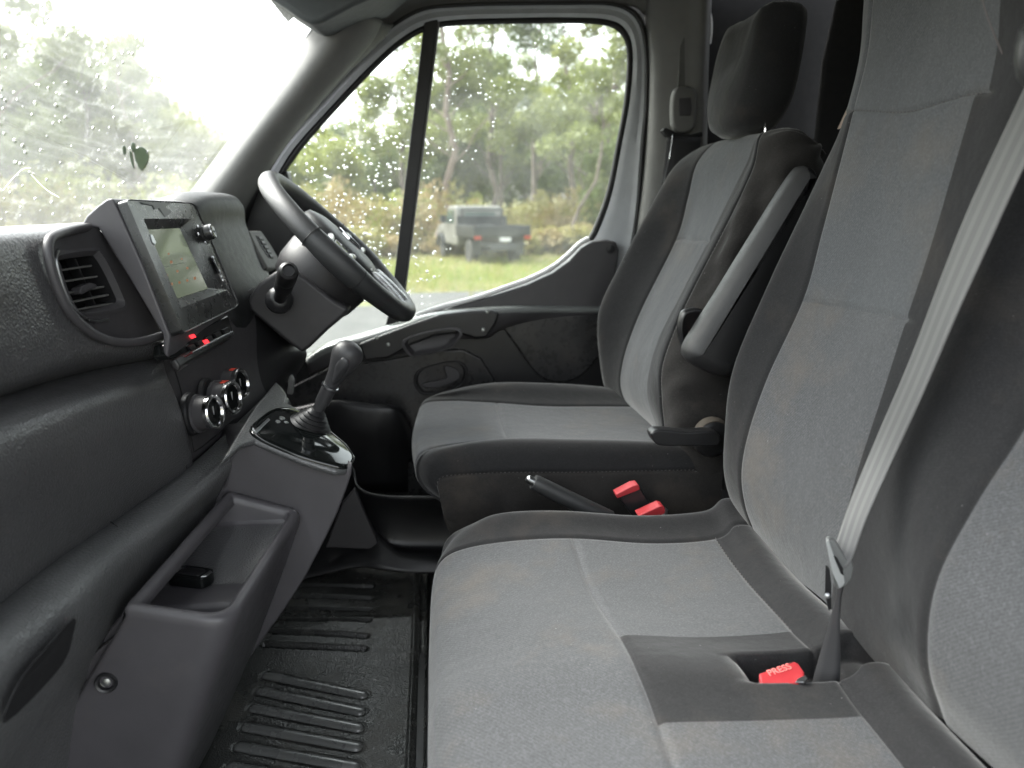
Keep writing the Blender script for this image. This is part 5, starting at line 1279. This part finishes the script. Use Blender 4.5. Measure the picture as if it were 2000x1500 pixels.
def blades(name, spots, mat, h, w_):
    r = random.Random(5); vs = []; fs = []
    for x, y, s in spots:
        z = hgt(x, y)
        for _ in range(5):
            a = r.uniform(0, 6.28); hh = h*s*r.uniform(.5, 1.2); ox, oy = r.uniform(-.12, .12), r.uniform(-.12, .12)
            dx, dy = math.cos(a)*w_, math.sin(a)*w_; lx, ly = r.uniform(-.5, .5)*hh, r.uniform(-.5, .5)*hh
            b = len(vs); vs += [(x+ox-dx, y+oy-dy, z), (x+ox+dx, y+oy+dy, z), (x+ox+lx, y+oy+ly, z+hh)]; fs.append((b, b+1, b+2))
    o = mk(name, vs, fs, mat, smooth=False, org=(0, 0, 0)); o['kind'] = 'stuff'; return o
r = random.Random(21)
blades('grass', [(r.uniform(-26, 12), r.triangular(15.6, 27, 18.5), r.uniform(.6, 1.2)) for _ in range(9000)], L_grass, .16, .018)
blades('dry_grass', [(r.uniform(-34, 14), r.triangular(15.0, 36, 16.2), r.uniform(.7, 1.3)) for _ in range(8000)], L_dry, .2, .016)

def leafcloud(clumps, n, size, r, elong=2.2, droop=.3):
    vs = []; fs = []
    tot = sum(c[1]**2 for c in clumps)
    for c, rad, sq in clumps:
        for _ in range(int(n*rad**2/tot)):
            while True:
                p = V((r.uniform(-1, 1), r.uniform(-1, 1), r.uniform(-1, 1)))
                if .25 < p.length < 1: break
            p = V((p.x*rad, p.y*rad, p.z*rad*sq))+c
            d = V((r.uniform(-1, 1), r.uniform(-1, 1), r.uniform(-1, 1)-droop)).normalized(); e = d.cross(V((r.uniform(-1, 1), r.uniform(-1, 1), r.uniform(-1, 1)))).normalized()
            s = size*r.uniform(.6, 1.3); d = d*s*elong/2; e = e*s/2
            b = len(vs); vs += [p-d, p+e, p+d, p-e]; fs.append((b, b+1, b+2, b+3))
    return vs, fs
def limb(a, b, r0, r1, r, n=7, seg=5, wob=.12):
    vs = []; fs = []; L = (b-a).length; pts = [a.lerp(b, t/seg)+V((r.uniform(-1, 1), r.uniform(-1, 1), 0))*wob*L*.15*(1 if 0 < t < seg else 0) for t in range(seg+1)]
    for i, p in enumerate(pts):
        d = (pts[min(i+1, seg)]-pts[max(i-1, 0)]).normalized(); x, y, _ = frame_axes(d); rr = r0+(r1-r0)*i/seg
        vs += [p+x*rr*math.cos(2*math.pi*k_/n)+y*rr*math.sin(2*math.pi*k_/n) for k_ in range(n)]
    for i in range(seg):
        for k_ in range(n): fs.append((i*n+k_, i*n+(k_+1) % n, (i+1)*n+(k_+1) % n, (i+1)*n+k_))
    return vs, fs
def tree_proto(kind, seed):
    r = random.Random(seed); parts = []; clumps = []
    if kind == 'gum':     # tall, open
        H = 15; top = V((r.uniform(-.8, .8), r.uniform(-.8, .8), H*.82)); parts.append(limb(V((0, 0, -.3)), top, .20, .06, r, seg=8, wob=.14))
        for i in range(15):
            t = r.uniform(.28, 1); a = r.uniform(0, 6.28); L = r.uniform(1.4, 3.4)*(1.15-t*.4); base = top*t
            e = base+V((math.cos(a)*L, math.sin(a)*L, L*r.uniform(.6, 1.2))); parts.append(limb(base, e, .042, .016, r, n=5, seg=4, wob=.4))
            clumps.append((e, r.uniform(.6, 1.25), .75))
            for _ in range(2): 
                q = base.lerp(e, r.uniform(.5, 1.1))+V((r.uniform(-1, 1), r.uniform(-1, 1), r.uniform(-.3, .7))); clumps.append((q, r.uniform(.4, .85), .7))
        clumps.append((top+V((0, 0, .6)), 1.2, .9)); n = 8200; size = .13
    elif kind == 'bushy':
        H = 8.5; top = V((.2, .1, H*.72)); parts.append(limb(V((0, 0, -.3)), top, .16, .06, r, seg=6, wob=.3))
        for i in range(16):
            t = r.uniform(.18, 1); a = r.uniform(0, 6.28); L = r.uniform(1.0, 2.4); base = top*t
            e = base+V((math.cos(a)*L, math.sin(a)*L, L*r.uniform(.3, .8))); parts.append(limb(base, e, .035, .014, r, n=5, seg=3, wob=.5))
            clumps.append((e, r.uniform(.7, 1.4), .85)); clumps.append((base.lerp(e, .6)+V((r.uniform(-.6, .6), r.uniform(-.6, .6), .3)), r.uniform(.5, 1), .8))
        clumps.append((top+V((0, 0, .8)), 1.2, .9)); n = 8000; size = .13
    elif kind == 'sapling':
        H = 7; top = V((-.9, .3, H*.8)); parts.append(limb(V((0, 0, -.2)), top, .09, .03, r, seg=6, wob=.5))
        for i in range(9):
            t = r.uniform(.35, 1); a = r.uniform(0, 6.28); L = r.uniform(.8, 1.9); base = top*t
            e = base+V((math.cos(a)*L, math.sin(a)*L, L*r.uniform(.5, 1.1))); parts.append(limb(base, e, .035, .012, r, n=5, seg=3, wob=.6))
            clumps.append((e, r.uniform(.35, .75), .7))
        n = 1500; size = .11
    elif kind == 'shrub':
        for i in range(16):
            a = r.uniform(0, 6.28); L = r.uniform(.2, 1.25); z = r.uniform(.5, 1.9)*(1.2-L*.35)
            e = V((math.cos(a)*L, math.sin(a)*L, z)); parts.append(limb(V((e.x*.2, e.y*.2, -.1)), e, .025, .008, r, n=4, seg=3, wob=.5))
            clumps.append((e, r.uniform(.3, .6), .8)); clumps.append((V((e.x, e.y, z*.45)), r.uniform(.35, .6), .9))
        n = 2600; size = .085
    else:  # low bracken
        for i in range(14):
            a = r.uniform(0, 6.28); L = r.uniform(.1, .95); z = r.uniform(.25, .75)
            e = V((math.cos(a)*L, math.sin(a)*L, z)); parts.append(limb(V((e.x*.5, e.y*.5, -.1)), e, .015, .006, r, n=4, seg=2, wob=.5)); clumps.append((e, r.uniform(.28, .5), .8))
        n = 1500; size = .09
    return join_geo(parts), leafcloud(clumps, n, size, r)
PROTO = {}
def get_proto(kind, seed, bark, leaf):
    key = (kind, seed, leaf.name)
    if key in PROTO: return PROTO[key]
    (tv, tf), (lv_, lf) = tree_proto(kind, seed)
    mt = bpy.data.meshes.new('trunk'); mt.from_pydata([tuple(v) for v in tv], [], tf); mt.materials.append(bark)
    mt.polygons.foreach_set('use_smooth', [True]*len(mt.polygons))
    ml = bpy.data.meshes.new('crown'); ml.from_pydata([tuple(v) for v in lv_], [], lf); ml.materials.append(leaf)
    PROTO[key] = (mt, ml); return PROTO[key]
def plant(nm, kind, seed, bark, leaf, x, y, s, label, cat, group, lean=0, crown='crown', trunk='trunk', sz=None):
    z = hgt(x, y)-.05
    t = thing(nm, label, cat, (x, y, z), group); mt, ml = get_proto(kind, seed, bark, leaf)
    t.rotation_euler = (0, lean, rnd.uniform(0, 6.28) if not lean else 0); t.scale = (s, s, s*(sz or 1))
    for n_, me in ((trunk, mt), (crown, ml)):
        o = bpy.data.objects.new(n_, me); C.objects.link(o); o.parent = t
def gx(px, d): return (px-845)/FPX*d          # lateral metres for a photo column at distance d
# trees that can be told apart through the side window
named = [
 ('gum', 1, 'bark_pale', L_gum, 880, 33, .95, 'tall gum tree with pinkish trunk rising just right of the window divider', 1.0),
 ('gum', 2, 'bark', L_gum, 790, 40, .80, 'tall thin gum tree seen just left of the window divider', 1.0),
 ('bushy', 3, 'bark', L_dark, 740, 46, .70, 'dark bushy tree behind the scrub in the quarter window', 1),
 ('bushy', 4, 'bark', L_olive, 655, 42, .72, 'rounded olive tree above the steering wheel in the quarter window', 1),
 ('bushy', 3, 'bark', L_gum, 600, 47, .62, 'low bushy tree at the front corner of the driver window', 1),
 ('gum', 5, 'bark', L_gum, 965, 37, .90, 'gum tree directly behind the parked utility truck', 1),
 ('gum', 6, 'bark', L_dark, 1040, 44, .95, 'dark gum tree over the tray of the parked truck', 1),
 ('sapling', 7, 'bark', L_gum, 1112, 27.5, 1.0, 'thin dark leaning sapling right of the parked truck', 1),
 ('gum', 1, 'bark', L_olive, 1120, 41, .95, 'olive gum tree behind the thin leaning sapling', 1),
 ('gum', 5, 'bark_pale', L_gum, 1195, 34, .95, 'gum tree at the rear edge of the driver window', 1),
 ('bushy', 4, 'bark', L_dark, 1180, 30, .62, 'short bushy green tree low at the rear edge of the driver window', 1),
]
for kd, sd_, bk_, lf_, px, d, s, lab, sz in named:
    plant('gum_tree' if kd == 'gum' else 'bushy_tree' if kd == 'bushy' else 'sapling', kd, sd_, M[bk_], lf_, gx(px, d), d, s, lab, 'tree', 'trees beyond the grass clearing', sz=sz)
rt = random.Random(9)
far = 'hazy tree in the far forest line behind the clearing'
def zone2(px):
    for lim, t in ((640, 'at the front corner of the driver window'), (720, 'above the steering wheel rim'), (790, 'just left of the window divider'), (870, 'just right of the window divider'), (930, 'above and left of the parked truck'), (1000, 'above the parked truck cab'), (1070, 'above the truck tray'), (1130, 'behind the leaning sapling'), (1200, 'at the rear edge of the driver window')):
        if px < lim: return t
    return 'past the rear edge of the driver window'
for i in range(34):
    px = rt.uniform(560, 1330); d = rt.uniform(48, 68)
    kd = rt.choice(['gum', 'bushy', 'bushy']); sd_ = rt.choice([1, 2, 5, 6]) if kd == 'gum' else rt.choice([3, 4])
    s = rt.uniform(.75, 1.0) if px > 830 else rt.uniform(.5, .68)
    plant('forest_tree', kd, sd_, M['bark'], rt.choice([L_gum, L_olive, L_dark]), gx(px, d), d, s*(1.25 if kd == 'bushy' else .9), 'hazy far '+('gum' if kd == 'gum' else 'bushy')+' tree '+zone2(px), 'tree', 'far forest trees seen through the driver window')
wlab = 'blurred tree beyond the dirty windscreen'
def WL(px): return 'at the far left edge of the windscreen' if px < 60 else 'left of the leaves on the windscreen' if px < 220 else 'behind the leaves on the windscreen' if px < 330 else 'above the touchscreen through the windscreen' if px < 420 else 'beside the windscreen pillar'
# windscreen side: tall at far left, gap, then mid height
for px, d, s, kd in [(-60, 20, .95, 'gum'), (10, 24, 1.0, 'gum'), (60, 30, .95, 'bushy'), (110, 27, .60, 'bushy'), (-20, 32, 1.2, 'bushy'), (170, 40, .8, 'bushy'), (215, 42, 1.2, 'bushy'), (260, 36, 1.05, 'bushy'), (300, 40, 1.1, 'bushy'), (345, 44, 1.0, 'bushy'), (395, 42, .86, 'bushy'), (430, 46, .8, 'bushy'), (470, 48, .72, 'bushy'), (520, 50, .66, 'bushy'), (560, 52, .62, 'bushy'), (235, 34, .62, 'gum'), (320, 33, .6, 'gum'), (140, 50, 1.0, 'bushy'), (60, 52, 1.3, 'bushy'), (380, 54, 1.1, 'bushy')]:
    x = gx(px, d)
    plant('forest_tree', kd, rt.choice([1, 2, 5]) if kd == 'gum' else rt.choice([3, 4]), M['bark'], rt.choice([L_gum, L_dark, L_olive]), x, d, s*1.0, ('near ' if d < 35 else 'distant ')+('gum' if kd == 'gum' else 'bushy')+' tree blurred '+WL(px), 'tree', 'trees seen through the windscreen')
def zone(px):
    for lim, t in ((640, 'at the front corner of the driver window'), (720, 'behind the steering wheel rim'), (790, 'just left of the window divider'), (870, 'just right of the window divider'), (930, 'left of the parked truck cab'), (1000, 'behind the parked truck cab'), (1070, 'behind the truck tray'), (1130, 'beside the leaning sapling'), (1190, 'at the rear edge of the driver window')):
        if px < lim: return t
    return 'hidden past the rear edge of the driver window'
def BL(px, d, lf):
    return ('golden ' if lf is L_ochre else 'olive ' if lf is L_olive else 'rusty ')+('front row ' if d < 36 else 'back row ')+'scrub bush '+zone(px)
def FL(px, s, c): return ('large ' if s > 1.05 else 'small ')+('golden ' if c is L_ochre else 'rusty ')+'bracken clump '+zone(px)
def WZ(px): return 'at the far left edge of the windscreen' if px < 60 else 'left of the leaves on the windscreen' if px < 220 else 'behind the leaves on the windscreen' if px < 330 else 'above the screen in the windscreen' if px < 420 else 'beside the windscreen pillar'
for i in range(62):
    px = rt.uniform(540, 1230); d = rt.uniform(30, 43)
    lf_ = rt.choice([L_ochre, L_ochre, L_olive, L_rust])
    plant('scrub_bush', 'shrub', rt.choice([31, 32, 33]), M['bark'], lf_, gx(px, d), d, rt.uniform(.8, 1.35), BL(px, d, lf_), 'bush', 'scrub bushes behind the clearing', crown='foliage', trunk='stems')
for i in range(40):
    px = rt.uniform(540, 1228); d = rt.uniform(27.5, 31); s_ = rt.uniform(.8, 1.3); c_ = rt.choice([L_rust, L_rust, L_ochre])
    plant('bracken', 'bracken', rt.choice([41, 42]), M['bark'], c_, gx(px, d), d, s_, FL(px, s_, c_), 'fern', 'bracken along the clearing edge', crown='foliage', trunk='stems')
for i in range(36):
    px = rt.uniform(-30, 540); d = rt.uniform(22, 40); s_ = rt.uniform(1.0, 1.7); c_ = rt.choice([L_ochre, L_olive, L_olive])
    plant('scrub_bush', 'shrub', rt.choice([31, 32, 33]), M['bark'], c_, gx(px, d), d, s_, ('large ' if s_ > 1.35 else 'small ')+('golden ' if c_ is L_ochre else 'olive ')+('near ' if d < 31 else 'far ')+'bush blurred '+WZ(px), 'bush', 'bushes seen through the windscreen', crown='foliage', trunk='stems')
# fallen log
o = tube('fallen_log', [V((gx(855, 29), 29, .9)), V((gx(880, 29), 29.3, .55)), V((gx(915, 29), 29.6, .2))], .22, M['bark'], n=10)
tag(o, 'dark fallen log in the bracken left of the parked truck', 'log')

# ------------------------------------------------------------------ the parked utility truck
UT = thing('utility_truck', 'dirty white single-cab utility truck with black steel tray parked on the grass', 'truck', (2.15, 23.6, hgt(2.15, 23.6)))
HB = ORG[UT.name]; ang = math.radians(14)
fw_ = V((-math.sin(ang), math.cos(ang), 0)); rt_ = V((math.cos(ang), math.sin(ang), 0))   # forward, right
def U_(f, s, z): return HB+fw_*f+rt_*s+V((0, 0, z))
um_white = plastic('truck_white_dirty', (.13, .127, .115), .5, 0, 500, .8, dustcol=(.13, .12, .10))
um_black = plastic('truck_black_steel', (.015, .017, .02), .45, 0, 500, .3)
um_glass = plastic('truck_glass', (.05, .07, .06), .08, 0, 500, .1)
um_tyre = plastic('truck_tyre', (.02, .02, .02), .8, 0, 500, .5)
def ubox(name, f0, f1, s0, s1, z0, z1, mat, bev=.03, par=None):
    pts = [U_(f0, s0, z0), U_(f0, s1, z0), U_(f0, s1, z1), U_(f0, s0, z1)]
    return slab(name, pts, fw_*(f1-f0), mat, par or UT, bev=bev)
ubox('chassis', -.2, 4.5, -.45, .45, .45, .62, um_black, .02)
tr_ = ubox('tray_floor', 0, 2.1, -.92, .92, .86, .94, um_black, .01); ORG[tr_.name] = HB
ubox('side_panel', 0, 2.1, -.93, -.89, .94, 1.22, um_black, .01); ubox('side_panel', 0, 2.1, .89, .93, .94, 1.22, um_black, .01)
ubox('tailgate', -.04, 0, -.93, .93, .92, 1.22, um_black, .01)
ubox('headboard', 2.08, 2.14, -.88, .88, .94, 1.5, um_black, .01)
for s in (-.7, .7): ubox('headboard_post', 2.02, 2.08, s-.03, s+.03, .94, 1.72, um_black, .01)
ubox('headboard_rail', 2.02, 2.08, -.75, .75, 1.68, 1.74, um_black, .01)
cabp = [(2.25, .75), (2.25, 1.15), (2.32, 1.62), (2.42, 1.80), (2.7, 1.84), (3.3, 1.82), (3.45, 1.76), (3.75, 1.28), (4.85, 1.14), (5.0, 1.0), (5.02, .62), (4.7, .6), (4.55, .86), (4.3, .9), (4.05, .86), (3.88, .55), (2.3, .52)]
cb_ = slab('cab', [U_(f, -.82, z) for f, z in cabp], rt_*1.64, um_white, UT, bev=.05); ORG[cb_.name] = HB
slab('rear_window', [U_(2.27, -.58, 1.25), U_(2.27, .58, 1.25), U_(2.34, .54, 1.62), U_(2.34, -.54, 1.62)], -fw_*.03, um_glass, cb_, bev=.005)
for s, d_ in ((-.83, -1), (.83, 1)):
    slab('door_window', [U_(2.62, s, 1.26), U_(3.62, s, 1.26), U_(3.38, s, 1.68), U_(2.66, s, 1.70)], rt_*.02*d_, um_glass, cb_, bev=.003)
    slab('fender_flare', [U_(4.3+.47*math.cos(t), s, .42+.47*math.sin(t)) for t in [math.pi*i/10 for i in range(11)]]+[U_(4.3+.38*math.cos(t), s, .42+.38*math.sin(t)) for t in [math.pi*(10-i)/10 for i in range(11)]], rt_*.1*d_, um_black, cb_, bev=.005)
    slab('mirror', [U_(3.5, s*1.04, 1.25), U_(3.5, s*1.28, 1.25), U_(3.5, s*1.28, 1.52), U_(3.5, s*1.04, 1.52)], fw_*.08, um_black, cb_, bev=.02)
for f, s in ((.95, -.72), (.95, .72), (4.3, -.70), (4.3, .70)):
    wv = revolve('wheel', [(-.12, .25), (-.12, .36), (-.09, .40), (.09, .40), (.12, .36), (.12, .25), (.10, .24)], U_(f, s, .40), rt_, um_tyre, UT, n=28); ORG[wv.name] = HB
    revolve('rim', [(-.10, .22), (-.08, .21), (-.05, .1), (.05, .1), (.08, .21), (.10, .22)], U_(f, s, .40), rt_, M['steel'], wv, n=20)
for s in (-.72, .72):
    ubox('mudguard', .45, 1.5, s-.16, s+.16, .80, .85, um_black, .01); ubox('mud_flap', .38, .40, s-.14, s+.14, .30, .8, um_black, .005)
lampm = plastic('tail_lamp_red', (.3, .03, .015), .3, 0, 500, .05)
for s in (-.82, .82): ubox('tail_light', -.07, -.03, s-.11, s+.11, .80, .90, lampm, .01)
ubox('number_plate', -.06, -.03, -.10, .26, .74, .85, M['white'], .005)
ubox('rear_bumper', -.1, .0, -.75, .75, .60, .68, um_black, .01)
ubox('toolbox', .5, 1.7, -.60, -.30, .94, 1.12, um_black, .02)
ubox('spare_wheel_carrier', 1.5, 2.0, -.3, .3, .94, 1.2, um_black, .05)
